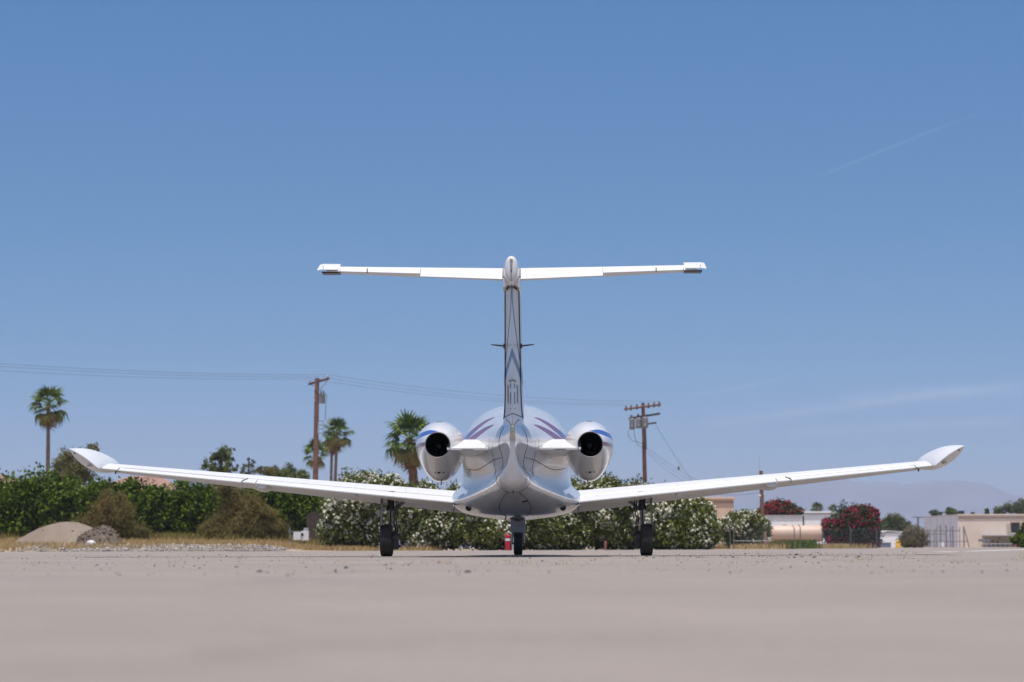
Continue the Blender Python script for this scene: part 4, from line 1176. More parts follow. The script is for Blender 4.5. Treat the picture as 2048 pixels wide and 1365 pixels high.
# right pole with three transformers
PR = 170
b = P(1293, 1096, PR); loc = Vector((b.x, PR, gz(b.x, PR)))
pole2 = thing('utility_pole', 'wooden utility pole carrying three grey transformers, right of the right engine', 'utility pole', loc, 0, 'wooden utility poles')
T = local(pole2, P(1286, 806, PR))
MB().tube([(0, 0, -.1), (T.x * .5, 0, T.z * .5), T], [.17, .15, .125], 14).build('shaft', M['pole'], pole2, smooth=60)
t0, t1 = local(pole2, P(1289.5, 899, PR)), local(pole2, P(1288, 857, PR))
MB().tube([t0, t1], .152, 14).build('dark_sleeve', M['pole_dark'], pole2, smooth=60)
INS_R = []
for (xa, ya, xb, yb, dd, ins) in ((1249, 819, 1321, 810, 1.4, (1252, 1262, 1274, 1297, 1308, 1318)), (1258, 838, 1319, 828, 1.2, (1262, 1276)), (1286, 850, 1312, 846, .6, ())):
    a_, b_ = P(xa, ya, PR + dd), P(xb, yb, PR - dd)
    MB().tube([local(pole2, a_) + Vector((0, -.17, 0)), local(pole2, b_) + Vector((0, -.17, 0))], .075 if ins else .06, 4).build('crossarm', M['pole'] if len(ins) > 3 else M['pole_dark'], pole2)
    for px_ in ins:
        t = (px_ - xa) / (xb - xa); q = a_.lerp(b_, t); ql = local(pole2, q)
        MB().lathe([(ql.z + .03, .03), (ql.z + .08, .07), (ql.z + .14, .05), (ql.z + .19, .08), (ql.z + .24, .04)], (ql.x, ql.y - .17, 0), 'Z', 9).build('insulator', M['ceramic'], pole2, smooth=40)
        MB().box((ql.x, ql.y - .17, ql.z - .09), (.11, .1, .12)).build('clamp', M['ceramic'], pole2)
        if len(ins) > 3: INS_R.append(q + Vector((0, -.17, .26)))
for px_, py_, r_, hh, dd in ((1264, 849, .20, .80, .9), (1277, 847, .20, .74, .3), (1290, 846, .21, .78, -.6)):
    q = local(pole2, P(px_, py_, PR + dd))
    tr = MB().lathe([(q.z - hh / 2, r_ * .92), (q.z - hh / 2 + .03, r_), (q.z + hh / 2 - .05, r_), (q.z + hh / 2, r_ * .75)], (q.x, q.y - .28, 0), 'Z', 18).build('transformer', M['transformer'], pole2, smooth=40)
    for dx in (-.09, .08):
        MB().lathe([(q.z + hh / 2, .03), (q.z + hh / 2 + .08, .05), (q.z + hh / 2 + .2, .03)], (q.x + dx, q.y - .28, 0), 'Z', 8).build('bushing', M['ceramic'], tr, smooth=40)
    MB().box((q.x - .03, q.y - .49, q.z - .15), (.12, .02, .14)).build('nameplate', M['galv'], tr)
for x0, xm, y1 in ((1256, 1262, 888), (1268, 1272, 896)):
    MB().tube([local(pole2, P(x0, 862, PR)), local(pole2, P(x0 + 1, 872, PR)), local(pole2, P(xm + 3, y1 - 6, PR)), local(pole2, P(1287, y1, PR))], .022, 6).build('drop_cable', M['wire'], pole2)
for k in range(3):
    q = local(pole2, P(1286.5, 886 + 5 * k, PR - .2)); MB().box(q, (.14, .12, .07)).build('spool_insulator', M['ceramic'], pole2)

# short pole with whip antenna and lamp
PS = 158
b = P(1527, 1096, PS); loc = Vector((b.x, PS, gz(b.x, PS)))
pole3 = thing('utility_pole', 'short dark wooden pole with a whip antenna, behind the right wing', 'utility pole', loc, 0, 'wooden utility poles')
T = local(pole3, P(1522, 942, PS))
MB().tube([(0, 0, -.1), T], [.15, .12], 12).build('shaft', M['pole'], pole3, smooth=60)
MB().tube([local(pole3, P(1519.5, 948, PS)), local(pole3, P(1518, 908, PS))], [.016, .008], 6).build('whip_antenna', M['galv'], pole3)
q = local(pole3, P(1519.5, 992, PS - .2)); MB().lathe([(q.z - .07, .03), (q.z - .03, .085), (q.z + .03, .085), (q.z + .08, .02)], (q.x, q.y, 0), 'Z', 12).build('lamp', M['white_box'], pole3, smooth=50)
MB().tube([local(pole3, P(1524, 988, PS)), local(pole3, P(1531, 991, PS - .2))], .04, 6).build('bracket', M['galv'], pole3)
# very far little pole
PF = 420
b = P(1836, 1095.5, PF); loc = Vector((b.x, PF, gz(b.x, PF)))
pole4 = thing('utility_pole', 'tiny far-off T-shaped pole left of the grey wall', 'utility pole', loc, 0, 'wooden utility poles')
T = local(pole4, P(1836, 1034, PF))
MB().tube([(0, 0, -.1), T], .13, 8).build('shaft', M['pole_dark'], pole4)
MB().box((T.x, 0, T.z - .1), (1.9, .12, .14)).build('crossarm', M['pole_dark'], pole4)

def wire(name, label, a, b, sag, r=.014, group=None):
    a, b = Vector(a), Vector(b)
    o = MB().tube([(a.lerp(b, t) + Vector((0, 0, -4 * sag * t * (1 - t)))) - a for t in np.linspace(0, 1, 28)], r, 5).build(name, M['wire'], None, smooth=60)
    o.location = a
    return tag(o, label, 'wire', group)
ends = [P(-330, 700, 118), P(-330, 706, 117), P(-330, 716, 116)]
lab = ['upper', 'middle', 'lower']
for k, (q, e) in enumerate(zip([INS_L[2], INS_L[1], INS_L[0]], ends)):
    wire('power_line', f'{lab[k]} of the three power lines running left from the brown wooden pole', q, e, .35, .0075, 'overhead power lines')
for k, (q, e) in enumerate(zip([INS_L[2], INS_L[1], INS_L[0]], [INS_R[5], INS_R[2], INS_R[0]])):
    wire('power_line', f'{lab[k]} of the three power lines between the two tall poles', q, e, .45, .0075, 'overhead power lines')
for k, (sx, sy, ex, ey) in enumerate(((1291, 893, 1420, 972), (1291, 898, 1420, 978), (1291, 903, 1412, 980))):
    wire('service_line', f'{lab[k]} of the three thin lines sloping down right from the transformer pole', P(sx, sy, PR - .2), P(ex, ey, 200), .25 + .1 * k, .009, 'service lines from the transformer pole')
gw = wire('guy_wire', 'steep guy wire with a dark insulator right of the transformer pole', P(1311, 849, PR - .8), P(1393, 972, 178), .18, .012)
q = P(1357.5, 937, 174.6) - gw.location
MB().lathe([(q.z - .14, .03), (q.z - .1, .07), (q.z + .1, .07), (q.z + .14, .03)], (q.x, q.y, 0), 'Z', 10).build('insulator', M['ceramic'], gw, smooth=40)
wire('service_line', 'faint line reaching left from the short antenna pole under the right wing', P(1523, 985, PS), P(1425, 988, 168), .12, .012, 'service lines from the transformer pole')

# ------------------------------------------------------------------ buildings
def building(name, label, cat, x0, x1, ytop, D, depth, wall_mat, group=None, base_py=1095):
    a, b = P(x0, base_py, D), P(x1, base_py, D)
    z0 = gz(a.x, D); h = P((x0 + x1) / 2, ytop, D).z - z0
    root = thing(name, label, cat, ((a.x + b.x) / 2, D, z0), 0, group)
    w = b.x - a.x
    MB().box((0, depth / 2, h / 2 - .05), (w, depth, h + .1)).build('wall', M[wall_mat], root)
    return root, w, h

r, w, h = building('peach_building', 'peach stucco building with flat parapet between oleanders and short pole', 'building', 1362, 1468, 999, 165, 9, 'stucco')
MB().box((0.03, -.05 + 4.5, h + .06), (w + .16, 9.2, .16)).build('parapet', M['stucco'], r, bevel=.02)
MB().box((0, -.02, h - .22), (w + .02, .05, .05)).build('cornice_line', M['tile'], r)
MB().box((w / 2 + .03, 1.0, h * .62), (.09, .09, h * .5)).build('downpipe', M['red_brown'], r)

r, w, h = building('white_trailer', 'long low white trailer directly behind the tan tank', 'trailer', 1500, 1606, 1033, 178, 2.6, 'trailer', 'white trailers behind the tank')
MB().box((0, 1.3, h + .04), (w + .14, 2.8, .09)).build('roof', M['galv'], r)
for k in range(9):
    MB().box((-w / 2 + (k + .5) * w / 9, -.012, h / 2 - .02), (.035, .03, h - .12)).build('wall_rib', M['trailer'], r)
MB().box((w / 2 + .06, .4, h * .55), (.16, .2, h * .9)).build('dark_door_gap', M['black'], r)  # black box standing in for the dark door gap
r, w, h = building('white_trailer', 'taller white trailer behind the left side of the crimson bush', 'trailer', 1601, 1690, 1026, 190, 2.6, 'trailer', 'white trailers behind the tank')
MB().box((0, 1.3, h + .05), (w + .2, 2.9, .12)).build('roof', M['trailer'], r)
MB().box((0, -.03, h - .08), (w + .1, .06, .06)).build('roof_edge', M['galv'], r)
MB().box((-.5, -.02, h * .45), (.75, .04, .55)).build('window', M['white_box'], r)
for k in range(8):
    MB().box((-w / 2 + (k + .5) * w / 8, -.012, h / 2 - .1), (.03, .03, h - .3)).build('wall_rib', M['trailer'], r)

r, w, h = building('white_shed', 'low white shed right of the crimson bush', 'shed', 1757, 1804, 1066, 200, 3, 'trailer')
rf = MB().loft([[(x_, y_, h + dz) for x_, y_, dz in ((-w / 2 - .08, yy, 0), (-w * .1, yy, .18), (w / 2 + .08, yy, .10), (w / 2 + .08, yy, .03), (-w * .1, yy, .10), (-w / 2 - .08, yy, -.06))] for yy in (-.1, 3.1)]).build('roof', M['white_box'], r)
for k in range(6):
    MB().box((-w / 2 + (k + .5) * w / 6, -.012, h / 2 - .02), (.05, .03, h - .1)).build('wall_panel', M['trailer'], r)
a = P(1769, 1096, 192)
bb = thing('blue_box', 'low blue-grey box at the foot of the white shed', 'box', (a.x, 192, gz(a.x, 192)))
MB().box((0, 0, .20), (.98, .5, .36)).build('body', M['bluegrey'], bb, bevel=.02)
MB().box((0, 0, .40), (1.04, .56, .05)).build('lid', M['galv'], bb)
a = P(1796, 1096, 170)
yl = thing('yellow_post', 'stubby bright yellow upright fitting in front of the white shed', 'hydrant', (a.x, 170, gz(a.x, 170)))
MB().lathe([(0, .20), (.06, .20), (.07, .16), (.24, .16), (.27, .13), (.42, .12), (.44, .10)], (0, 0, 0), 'Z', 16).build('barrel', M['yellow'], yl, smooth=35)
MB().lathe([(.42, .11), (.43, .135), (.47, .135), (.52, .09), (.55, .03)], (-.01, 0, 0), 'Z', 16).build('cap', M['yellow'], yl, smooth=35)
MB().lathe([(-.17, .055), (-.16, .065), (.16, .065), (.17, .055)], (0, 0, .33), 'X', 12).build('outlet', M['yellow'], yl, smooth=35)
MB().box((.04, -.135, .44), (.09, .03, .09)).build('valve_plate', M['black'], yl)

# cream building, its shaded side wall toned pale grey, with parapet, window and canopy
r, w, h = building('cream_building', 'cream flat-roofed building with pale grey side wall in shade and dark window, cut by the right edge', 'building', 1918, 2120, 1031, 228, 18.6, 'stucco_cream')
MB().box((-w / 2 - .03, 9.3, h / 2), (.06, 18.5, h)).build('side_wall', M['stucco_shade_side'], r)
for k in range(1, 5):
    MB().box((-w / 2 - .065, 18.6 * k / 5, h / 2), (.03, .05, h - .05)).build('panel_joint', M['galv'], r)
k_ = px2m(228); X = lambda px_: (px_ - 2019) * k_; Z = lambda py_: (1096 - py_) * k_
MB().box((0, 9.3, h + .06), (w + .16, 18.8, .12)).build('parapet', M['stucco_cream'], r)
MB().box((0, -.04, Z(1037.5)), (w, .08, .05)).build('cornice_line', M['trim_brown'], r)
wn = MB().box((X(2031), -.03, Z(1058)), (17 * k_, .08, 21 * k_)).build('window', M['glass_dark'], r)
MB().box((X(2031), -.06, Z(1047)), (19 * k_, .10, .07)).build('frame', M['trim_brown'], wn)
MB().box((X(2031), -.06, Z(1068.6)), (19 * k_, .14, .08)).build('sill', M['stucco_cream'], wn)
for s_ in (2018, 2044):
    sh = MB()
    for q in range(7): sh.box((X(s_), -.07, Z(1048 + q * 2.7)), (7 * k_, .05, 1.7 * k_), rx=.3)
    o = sh.build('shutter', M['tan_board'] if 'tan_board' in M else M['stucco_cream'], wn); o['kind'] = 'stuff'
cp = MB().box((X(2002), -.85, Z(1073)), (74 * k_, 1.7, .09)).build('canopy', M['galv'], r)
for px_ in (1966, 1994, 2014, 2035):
    MB().box((X(px_), -1.6, Z(1073) / 2), (.06, .06, Z(1073))).build('canopy_post', M['trim_brown'], cp)
MB().box((X(1960), -2.1, Z(1082.5)), (21 * k_, .3, 4.2 * k_)).build('wall_vent', M['bluegrey'], r)
for px_, s_ in ((1921.5, .22), (1930, .34), (1953, .2)):
    MB().box((X(px_), 1.5, h + .12 + s_ * .5), (s_ * 1.5, .5, s_)).build('roof_unit', M['black'], r)
MB().box((X(2026), -2.0, Z(1090)), (17 * k_, .6, 12 * k_)).build('door_panel', M['red_brown'], r)
for px_, py_ in ((1985, 1084), (1999, 1078), (1995, 1085)):
    MB().box((X(px_), -.05, Z(py_)), (.12, .1, .22)).build('meter', M['trim_brown'], r)
for px_ in range(1954, 2016, 9):
    MB().tube([(X(px_), -2.5, 0), (X(px_), -2.5, .32)], .022, 6).build('railing_post', M['galv'], r)
MB().tube([(X(1950), -2.5, .32), (X(2016), -2.5, .32)], .02, 6).build('railing', M['galv'], r)

# pipe gate in front of the cream building
GD = 205
a = P(1892, 1096, GD); kg = px2m(GD)
gt = thing('pipe_gate', 'dark pipe gate and fence frame in front of the grey wall', 'gate', (a.x, GD, gz(a.x, GD)))
gx_ = lambda px_: (px_ - 1892) * kg
gzz = lambda py_: (1095.5 - py_) * kg
for px_, yt in ((1856, 1060), (1860, 1060), (1869, 1060), (1873, 1060), (1881.5, 1051), (1893, 1052), (1901, 1056), (1906, 1053), (1919.5, 1055), (1928, 1053)):
    thick = .05 if px_ in (1881.5, 1893, 1906, 1928) else .032
    MB().tube([(gx_(px_), 0, 0), (gx_(px_), 0, gzz(yt))], thick, 8).build('post', M['gear'], gt)
for y_, xa, xb in ((1062, 1850, 1920), (1068.5, 1852, 1893), (1083.5, 1860, 1937)):
    MB().tube([(gx_(xa), 0, gzz(y_)), (gx_(xb), 0, gzz(y_))], .035, 8).build('rail', M['gear'], gt)
MB().tube([(gx_(1928), 0, gzz(1054)), (gx_(1937), -.3, 0)], .045, 8).build('brace', M['gear'], gt)
MB().tube([(gx_(1872), 0, gzz(1062)), (gx_(1877), 0, gzz(1053))], .03, 8).build('brace', M['gear'], gt)
a = P(1904, 1096, GD - 3)
wb = thing('white_cabinet', 'small white cabinet behind the dark pipe gate', 'cabinet', (a.x, GD + 2, gz(a.x, GD)))
MB().box((0, 0, .22), (.42, .3, .44)).build('body', M['white_box'], wb, bevel=.015)
MB().box((0, -.155, .24), (.34, .02, .34)).build('door', M['trailer'], wb)

# tan storage tank on saddles
TD = 150
kt = px2m(TD)
a = P(1594, 1096, TD)
tk = thing('storage_tank', 'tan horizontal storage tank between the oleander and the crimson bush', 'tank', (a.x, TD, gz(a.x, TD)))
zc = (1095.5 - 1066) * kt; R_ = 16.5 * kt; hw = 54 * kt
MB().lathe([(-hw, .02), (-hw + .01, R_ * .4), (-hw + .07, R_ * .75), (-hw + .18, R_ * .96), (-hw + .3, R_), (hw - .3, R_), (hw - .18, R_ * .96), (hw - .07, R_ * .75), (hw - .01, R_ * .4), (hw, .02)], (0, 0, zc), 'X', 40).build('shell', M['tank'], tk, smooth=50)
for s_ in (-.6, 0, .62):
    MB().box((hw * s_, 0, (zc - R_ * .75) / 2), (.2, R_ * 1.5, zc - R_ * .75)).build('saddle', M['dark_board'], tk)
for s_ in (-.3, .33):
    MB().lathe([(-.012, R_ + .004), (.012, R_ + .004)], (hw * s_, 0, zc), 'X', 40, False).build('weld_band', M['tank'], tk, smooth=60)
MB().lathe([(zc + R_ - .02, .14), (zc + R_ + .06, .14), (zc + R_ + .08, .10)], (-hw * .45, 0, 0), 'Z', 16).build('manway', M['tank'], tk, smooth=40)

# chain-link fence
FD_ = 118
kf = px2m(FD_); a = P(1585, 1097, FD_)
fn = thing('chain_link_fence', 'galvanised chain-link fence with angled post tops in front of the tan tank', 'fence', (a.x, FD_, gz(a.x, FD_)))
fx = lambda px_: (px_ - 1585) * kf
fzz = lambda py_: (1097.5 - py_) * kf
for px_, yt in ((1461, 1048), (1468, 1050), (1589, 1056), (1601, 1054), (1645, 1052), (1701, 1056), (1753, 1058)):
    p_ = MB().tube([(fx(px_), 0, 0), (fx(px_), 0, fzz(yt)), (fx(px_ - 5), -.1, fzz(yt - 6))], [.022, .022, .014], 8).build('post', M['gear'], fn, smooth=50)
for py_, xa, xb in ((1081, 1468, 1545),):
    MB().tube([(fx(xa), 0, fzz(py_)), (fx(xb), 0, fzz(py_))], .009, 6).build('rail', M['galv'], fn)
ml = MB(); Hh = fzz(1056)
x_ = fx(1461)
while x_ < fx(1755):
    for d in (1, -1):
        xa, xb = (x_, x_ + Hh) if d > 0 else (x_ + Hh, x_)
        ml.add([(xa - .0013, 0, .02), (xa + .0013, 0, .02), (xb + .0013, 0, Hh), (xb - .0013, 0, Hh)], [(0, 1, 2, 3)])
    x_ += .10
o = ml.build('wire_mesh', M['galv'], fn); o['kind'] = 'stuff'
a = P(1530.5, 1097, 121)
o = MB().box((0, 0, .42), (.12, .12, .9), rz=.3).box((0.02, -.02, .1), (.2, .2, .3), rz=.5).build('timber_post', M['trim_brown']); o.location = (a.x, 121, gz(a.x, 121)); tag(o, 'weathered brown timber post at the left end of the tan tank', 'post')
a = P(1623, 1094, 122)
o = MB().lathe([(0, .055), (.27, .055), (.31, .03)], (0, 0, 0), 'Z', 12).build('marker_post', M['stucco'], None, smooth=40); o.location = (a.x, 122, gz(a.x, 122)); tag(o, 'short cream marker post in the dry grass below the tan tank', 'post')

# ---- tiled-roof houses behind the hedge
def tiled_house(label, D, x0, x1, xr0, xr1, yr, ye, rows):
    a, b = P(x0, 1085, D), P(x1, 1085, D)
    z0 = gz(a.x, D)
    cx = (a.x + b.x) / 2
    root = thing('tiled_house', label, 'house', (cx, D, z0), 0, 'tiled houses behind the hedge')
    zr, ze = P(cx, yr, D).z, None
    zr = P((x0 + x1) / 2, yr, D).z - z0; ze = P((x0 + x1) / 2, ye, D).z - z0
    ra, rb_ = P(xr0, yr, D).x - cx, P(xr1, yr, D).x - cx
    ea, eb = a.x - cx, b.x - cx
    dpt = 4.5
    MB().box((0, dpt, ze / 2), (eb - ea - .8, 2 * dpt - .8, ze)).build('wall', M['stucco'], root)
    # four slopes of overlapping tile courses
    rf = MB()
    for i in range(rows):
        t0, t1 = i / rows, (i + 1) / rows + .02
        def e(t, lift): 
            z = ze + (zr - ze) * t + lift
            return ((ea + (ra - ea) * t, dpt * t, z), (eb + (rb_ - eb) * t, dpt * t, z), (eb + (rb_ - eb) * t, 2 * dpt - dpt * t, z), (ea + (ra - ea) * t, 2 * dpt - dpt * t, z))
        lo, hi = e(t0, .05), e(min(1, t1), .01)
        lob = e(t0, -.02)
        for k in range(4):
            j = (k + 1) % 4
            rf.add([lo[k], lo[j], hi[j], hi[k], lob[k], lob[j]], [(0, 1, 2, 3), (4, 5, 1, 0)])
    o = rf.build('roof_tiles', M['tile'], root); o['kind'] = 'stuff'
    MB().tube([(ra, dpt, zr + .02), (rb_, dpt, zr + .02)], .09, 8).build('ridge_cap', M['tile'], root)
    for (q0, q1) in (((ea, 0), ra), ((eb, 0), rb_)):
        MB().tube([(q0[0], q0[1], ze + .03), (q1, dpt, zr + .02)], .08, 8).build('hip_cap', M['tile'], root)
tiled_house('house with long pink clay-tile hip roof behind the hedge', 138, 160, 366, 232, 300, 952, 990, 12)
tiled_house('house at the far left edge with a pink tile roof corner above the hedge', 150, -180, 48, -110, -15, 950, 975, 8)

# ---- meter boxes on a frame, dark boards behind
MDp = 101
km = px2m(MDp); a = P(600, 1080, MDp)
mt = thing('meter_rack', 'pair of white meter boxes on a metal frame beside the brown tamarisk', 'meter box', (a.x, MDp, gz(a.x, MDp)))
mx = lambda px_: (px_ - 600) * km
mz = lambda py_: (1078 - py_) * km
for px_, yt in ((580, 1040), (608, 1046)):
    MB().box((mx(px_), 0, mz(yt) / 2), (.05, .05, mz(yt))).build('post', M['gear'], mt)
MB().box((mx(598), .035, mz(1047)), (44 * km, .03, .05)).build('rail', M['gear'], mt)
MB().box((mx(590), .035, mz(1070)), (40 * km, .03, .04)).build('rail', M['gear'], mt)
b1 = MB().box((mx(595), -.06, mz(1056)), (15.5 * km, .14, 15.5 * km)).build('meter_box', M['white_box'], mt, bevel=.012)
b2 = MB().box((mx(610.5), -.07, mz(1055.5)), (14 * km, .16, 19 * km)).build('meter_box', M['white_box'], mt, bevel=.012)
MB().box((mx(612), -.03, mz(1043.5)), (9 * km, .12, 7 * km)).build('meter_head', M['galv'], mt, bevel=.01)
MB().lathe([(-.19, .05), (-.15, .06), (-.14, .06)], (mx(605), 0, mz(1053)), 'Y', 14).build('dial', M['black'], b2, smooth=40)
a = P(631, 1080, 106)
db = thing('board_fence', 'dark board fence stub between the meter boxes and the oleanders', 'fence', (a.x, 106, gz(a.x, 106)))
for k in range(6):
    MB().box((-.32 + .13 * k, .01 * (k % 2), .72 + .03 * ((k * 7) % 3)), (.12, .03, 1.44 + .06 * ((k * 7) % 3))).build('board', M['dark_board'], db)
MB().box((0, .04, 1.1), (.8, .04, .09)).build('rail', M['dark_board'], db)

# ---- soil mounds and the white rock
def mound(name, label, D, xc, xw, ytop, mat, yw, seed, lump):
    c = P(xc, 1085, D); k = px2m(D)
    z0 = gz(c.x, D); hgt = P(xc, ytop, D).z - z0
    rr = random.Random(seed); N = 56; V = []; ph = [rr.uniform(0, 6) for _ in range(8)]
    for j in range(N):
        for i in range(N):
            u, v = -1 + 2 * i / (N - 1), -1 + 2 * j / (N - 1)
            q = math.hypot(u * (1 + .25 * math.copysign(1, u) * .6), v)
            z = hgt * (1 - q * q) ** (1.35 if lump < .2 else 0.9) if q < 1 else 0
            n_ = sum(math.sin(u * f + ph[a]) * math.sin(v * f * 1.3 + ph[a + 1]) / f for a, f in enumerate((5, 9, 17, 31)))
            z += lump * n_ * min(1, z / .15) - (.06 if q > .98 else 0)
            V.append((u * xw * k, v * yw, z))
    Fq = [(j * N + i, j * N + i + 1, (j + 1) * N + i + 1, (j + 1) * N + i) for j in range(N - 1) for i in range(N - 1)]
    o = mesh_np(name, V, Fq, mat); o.location = (c.x, D, z0)
    o.data.polygons.foreach_set('use_smooth', [True] * len(o.data.polygons))
    tag(o, label, 'mound')
    Va = np.array(V)
    pk = Va[rng.integers(0, len(Va), int(1100 if lump > .2 else 60))]
    pk = pk[pk[:, 2] > .03]
    pk = pk + rng.normal(size=pk.shape) * np.array([.03, .03, 0])
    base = np.array([(1, 0, 0), (-1, 0, 0), (0, 1, 0), (0, -1, 0), (0, 0, 1), (0, 0, -1)], float)
    nn = len(pk)
    Vs = (base[None] * (1 + .4 * rng.uniform(-1, 1, (nn, 6, 3)))) * rng.lognormal(-3.75, .5, (nn, 1, 1)).clip(.008, .07) + pk[:, None, :]
    tri = np.array([(0, 2, 4), (2, 1, 4), (1, 3, 4), (3, 0, 4), (2, 0, 5), (1, 2, 5), (3, 1, 5), (0, 3, 5)])
    c_ = mesh_np('clods', Vs.reshape(-1, 3), (tri[None] + (np.arange(nn) * 6)[:, None, None]).reshape(-1, 3), mat, o); c_['kind'] = 'stuff'
    return o
mound('soil_mound', 'smooth grey soil mound in front of the dry tamarisk', 98.5, 142, 112, 1044, M['soil'], 1.6, 1, .10)
mound('soil_mound', 'smaller rough brown mound of clods overlapping the grey one', 96.8, 205, 50, 1054, M['soil_dark'], .8, 5, .24)
c = P(182, 1073, 95.7)
bm = bmesh.new(); bmesh.ops.create_icosphere(bm, subdivisions=2, radius=.17)
for v in bm.verts: v.co = Vector((v.co.x * 1.15, v.co.y * .8, v.co.z * .75)) * random.uniform(.85, 1.12)
me = bpy.data.meshes.new('white_rock'); bm.to_mesh(me); bm.free()
o = make_obj('white_rock', me, None, M['rock']); o.location = (c.x, 95.7, gz(c.x, 95.7) + .10); tag(o, 'chunky white rock lying against the brown clod mound', 'rock')

# ---- red posts
def red_post(label, px_, D, h, r_, band_):
    a = P(px_, 1100, D)
    o = thing('red_post', label, 'post', (a.x, D, .0), 0, 'red posts at the edge of the apron')
    MB().lathe([(0, r_), (h * .94, r_), (h * .98, r_ * .8), (h, r_ * .3)], (0, 0, 0), 'Z', 18).build('body', M['red'] if band_ else M['faded_red'], o, smooth=40)
    if band_:
        MB().lathe([(h * .60, r_ + .003), (h * .74, r_ + .003)], (0, 0, 0), 'Z', 18, False).build('band', M['white_box'], o, smooth=60)
        MB().lathe([(h, r_ * .3), (h * 1.05, r_ * .45), (h * 1.12, r_ * .3)], (0, 0, 0), 'Z', 12).build('cap', M['stone'], o, smooth=40)
        MB().box((r_ * 1.9, 0.03, h * .42), (r_ * .9, .06, h * .8)).build('side_plate', M['galv'], o)
    return o
red_post('red post with white band standing just left of the nose wheel', 1015.5, 88, .58, .100, True)
red_post('small faded red post in front of the oleander beneath the right nacelle', 1211, 91.5, .34, .042, False)

# ------------------------------------------------------------------ ground cover (nobody could count it)
def blades(name, pts, hgt, wid, mat, lean=.35, per=1):
    n = len(pts)
    h = hgt * rng.uniform(.5, 1.2, (n, 1)); az = rng.uniform(0, 6.283, n)
    side = np.stack([np.cos(az), np.sin(az), np.zeros(n)], 1) * wid * rng.uniform(.7, 1.3, (n, 1)) / 2
    tip = pts + np.concatenate([rng.normal(size=(n, 2)) * lean * h, h], axis=1)
    mid = (pts + tip) / 2 + np.array([0, 0, .05]) * h
    V = np.stack([pts - side, pts + side, mid + side * .8, mid - side * .8], 1)
    V2 = np.stack([mid - side * .8, mid + side * .8, tip + side * .1, tip - side * .1], 1)
    V = np.concatenate([V.reshape(-1, 3), V2.reshape(-1, 3)]); Fq = np.arange(len(V)).reshape(-1, 4)
    o = mesh_np(name, V, Fq, mat); o['kind'] = 'stuff'
    return o

def scatter(n, xr, yr, cl=0.0, ncl=60):
    x = rng.uniform(*xr, n); y = rng.uniform(*yr, n)
    if cl:
        cx = rng.uniform(*xr, ncl); cy = rng.uniform(*yr, ncl); i = rng.integers(0, ncl, n)
        x = cx[i] + rng.normal(size=n) * cl; y = cy[i] + rng.normal(size=n) * cl
    return np.array([(a, b, gz(a, b)) for a, b in zip(x, y)])
g1 = np.concatenate([scatter(16000, (-25, -7.6), (96, 108)), scatter(9000, (-25, -7.6), (97, 108), .35, 120), scatter(3500, (-25, -10), (90, 96), .5, 50),
                     scatter(2500, (-8, -3), (92.6, 95), .3, 30)])
o = blades('dry_grass', g1, .20, .022, M['straw'])
g2 = np.concatenate([scatter(2600, (-15.5, -8), (101.5, 106), .3, 30), scatter(1800, (-24, -15), (103, 106), .3, 20), scatter(900, (-8.2, -6.0), (98, 101), .25, 8)])
o = blades('green_weeds', g2, .38, .03, M['weed'], .4)
g3 = np.concatenate([scatter(3200, (11.0, 17.0), (119, 128), .30, 26), scatter(1200, (13.5, 17.5), (120, 130), .25, 14), scatter(900, (11.0, 17.5), (119, 128))])
o = blades('dry_grass', g3, .26, .03, M['straw'])
c = P(1605, 1094, 120)
x = c.x + rng.normal(size=1500) * .30; y = 120 + rng.normal(size=1500) * .5
o = blades('green_weeds', np.stack([x, y, np.full(1500, -.012)], 1), .42, .035, M['green'], .3)
c = P(1565, 1094, 121)
x = c.x + rng.normal(size=1300) * .42; y = 122 + rng.normal(size=1300) * .5
o = blades('green_weeds', np.stack([x, y, np.full(1300, -.012)], 1), .45, .035, M['weed'], .3)

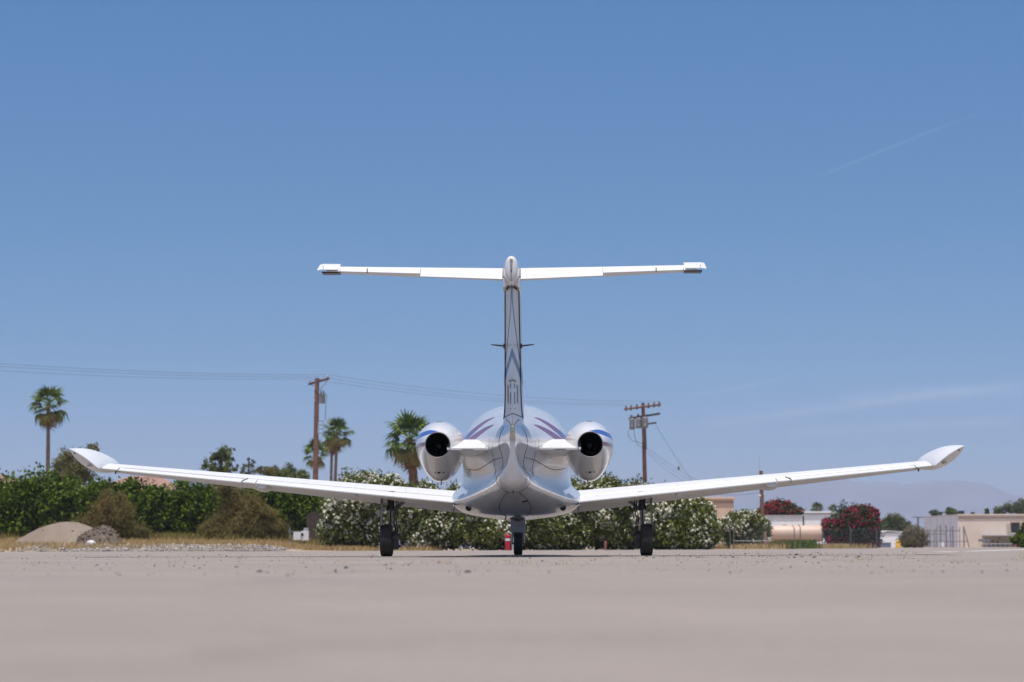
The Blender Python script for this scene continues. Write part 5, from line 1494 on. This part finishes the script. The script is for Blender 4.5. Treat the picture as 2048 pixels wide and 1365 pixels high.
def stones(name, pts, size, mat, flatness=.7):
    """faceted little stones (octahedra with jittered corners)"""
    n = len(pts)
    base = np.array([(1, 0, 0), (-1, 0, 0), (0, 1, 0), (0, -1, 0), (0, 0, 1), (0, 0, -1)], float)
    s = (size if np.ndim(size) else np.full(n, size)).reshape(n, 1, 1) * rng.uniform(.5, 1.2, (n, 1, 1))
    Vv = base[None] * (1 + .35 * rng.uniform(-1, 1, (n, 6, 3))) + rng.normal(size=(n, 6, 3)) * .15
    Vv = Vv * s * np.array([1, 1, flatness]) + pts[:, None, :] + np.array([0, 0, .25]) * s
    tri = np.array([(0, 2, 4), (2, 1, 4), (1, 3, 4), (3, 0, 4), (2, 0, 5), (1, 2, 5), (3, 1, 5), (0, 3, 5)])
    Fq = (tri[None] + (np.arange(n) * 6)[:, None, None]).reshape(-1, 3)
    o = mesh_np(name, Vv.reshape(-1, 3), Fq, mat); o['kind'] = 'stuff'
    return o
gp_ = np.concatenate([scatter(1500, (-18.5, -8.6), (88.6, 95.0)), scatter(2600, (-16, -10), (89.2, 94.2), .45, 70)])
stones('gravel', gp_, rng.lognormal(-3.2, .5, len(gp_)).clip(.015, .12), M['stone'])
gp2 = scatter(900, (-22, -8.5), (88, 97))
stones('gravel', gp2, rng.uniform(.02, .06, len(gp2)), M['pebble'])
# loose grit on the apron, thickest in the strip that is in focus
def grit(n, ya, yb, clx=None):
    py = rng.uniform(ya, yb, n); px_ = rng.uniform(-40, 2090, n) if clx is None else rng.normal(clx[0], clx[1], n)
    D = CAM_H * F_PX / (py - 1095.0)
    X_ = (px_ - 1024) / F_PX * D
    return np.stack([X_, D, np.zeros(n)], 1), D
p1, d1 = grit(700, 1106, 1150)
stones('loose_grit', p1, np.clip(rng.lognormal(-5.75, .6, len(p1)), .002, .018), M['pebble'])
p2, d2 = grit(500, 1104, 1135)
stones('loose_grit', p2, np.clip(rng.lognormal(-5.5, .5, len(p2)), .003, .016), M['stone'])
p3, d3 = grit(420, 1105, 1118, (1560, 150))
stones('loose_grit', p3, np.clip(rng.lognormal(-5.1, .5, len(p3)), .004, .022), M['pebble'])
p4, d4 = grit(260, 1107, 1116, (350, 220))
stones('loose_grit', p4, np.clip(rng.lognormal(-5.2, .5, len(p4)), .004, .02), M['pebble'])
tw = []
for k in range(60):
    p_, d_ = grit(1, 1107, 1130)
    tw.append(p_[0] + rng.normal(size=(14, 3)) * np.array([.05, .05, 0]))
tw = np.concatenate(tw)
blades('dry_weeds', tw, .022, .004, M['straw'], .5)
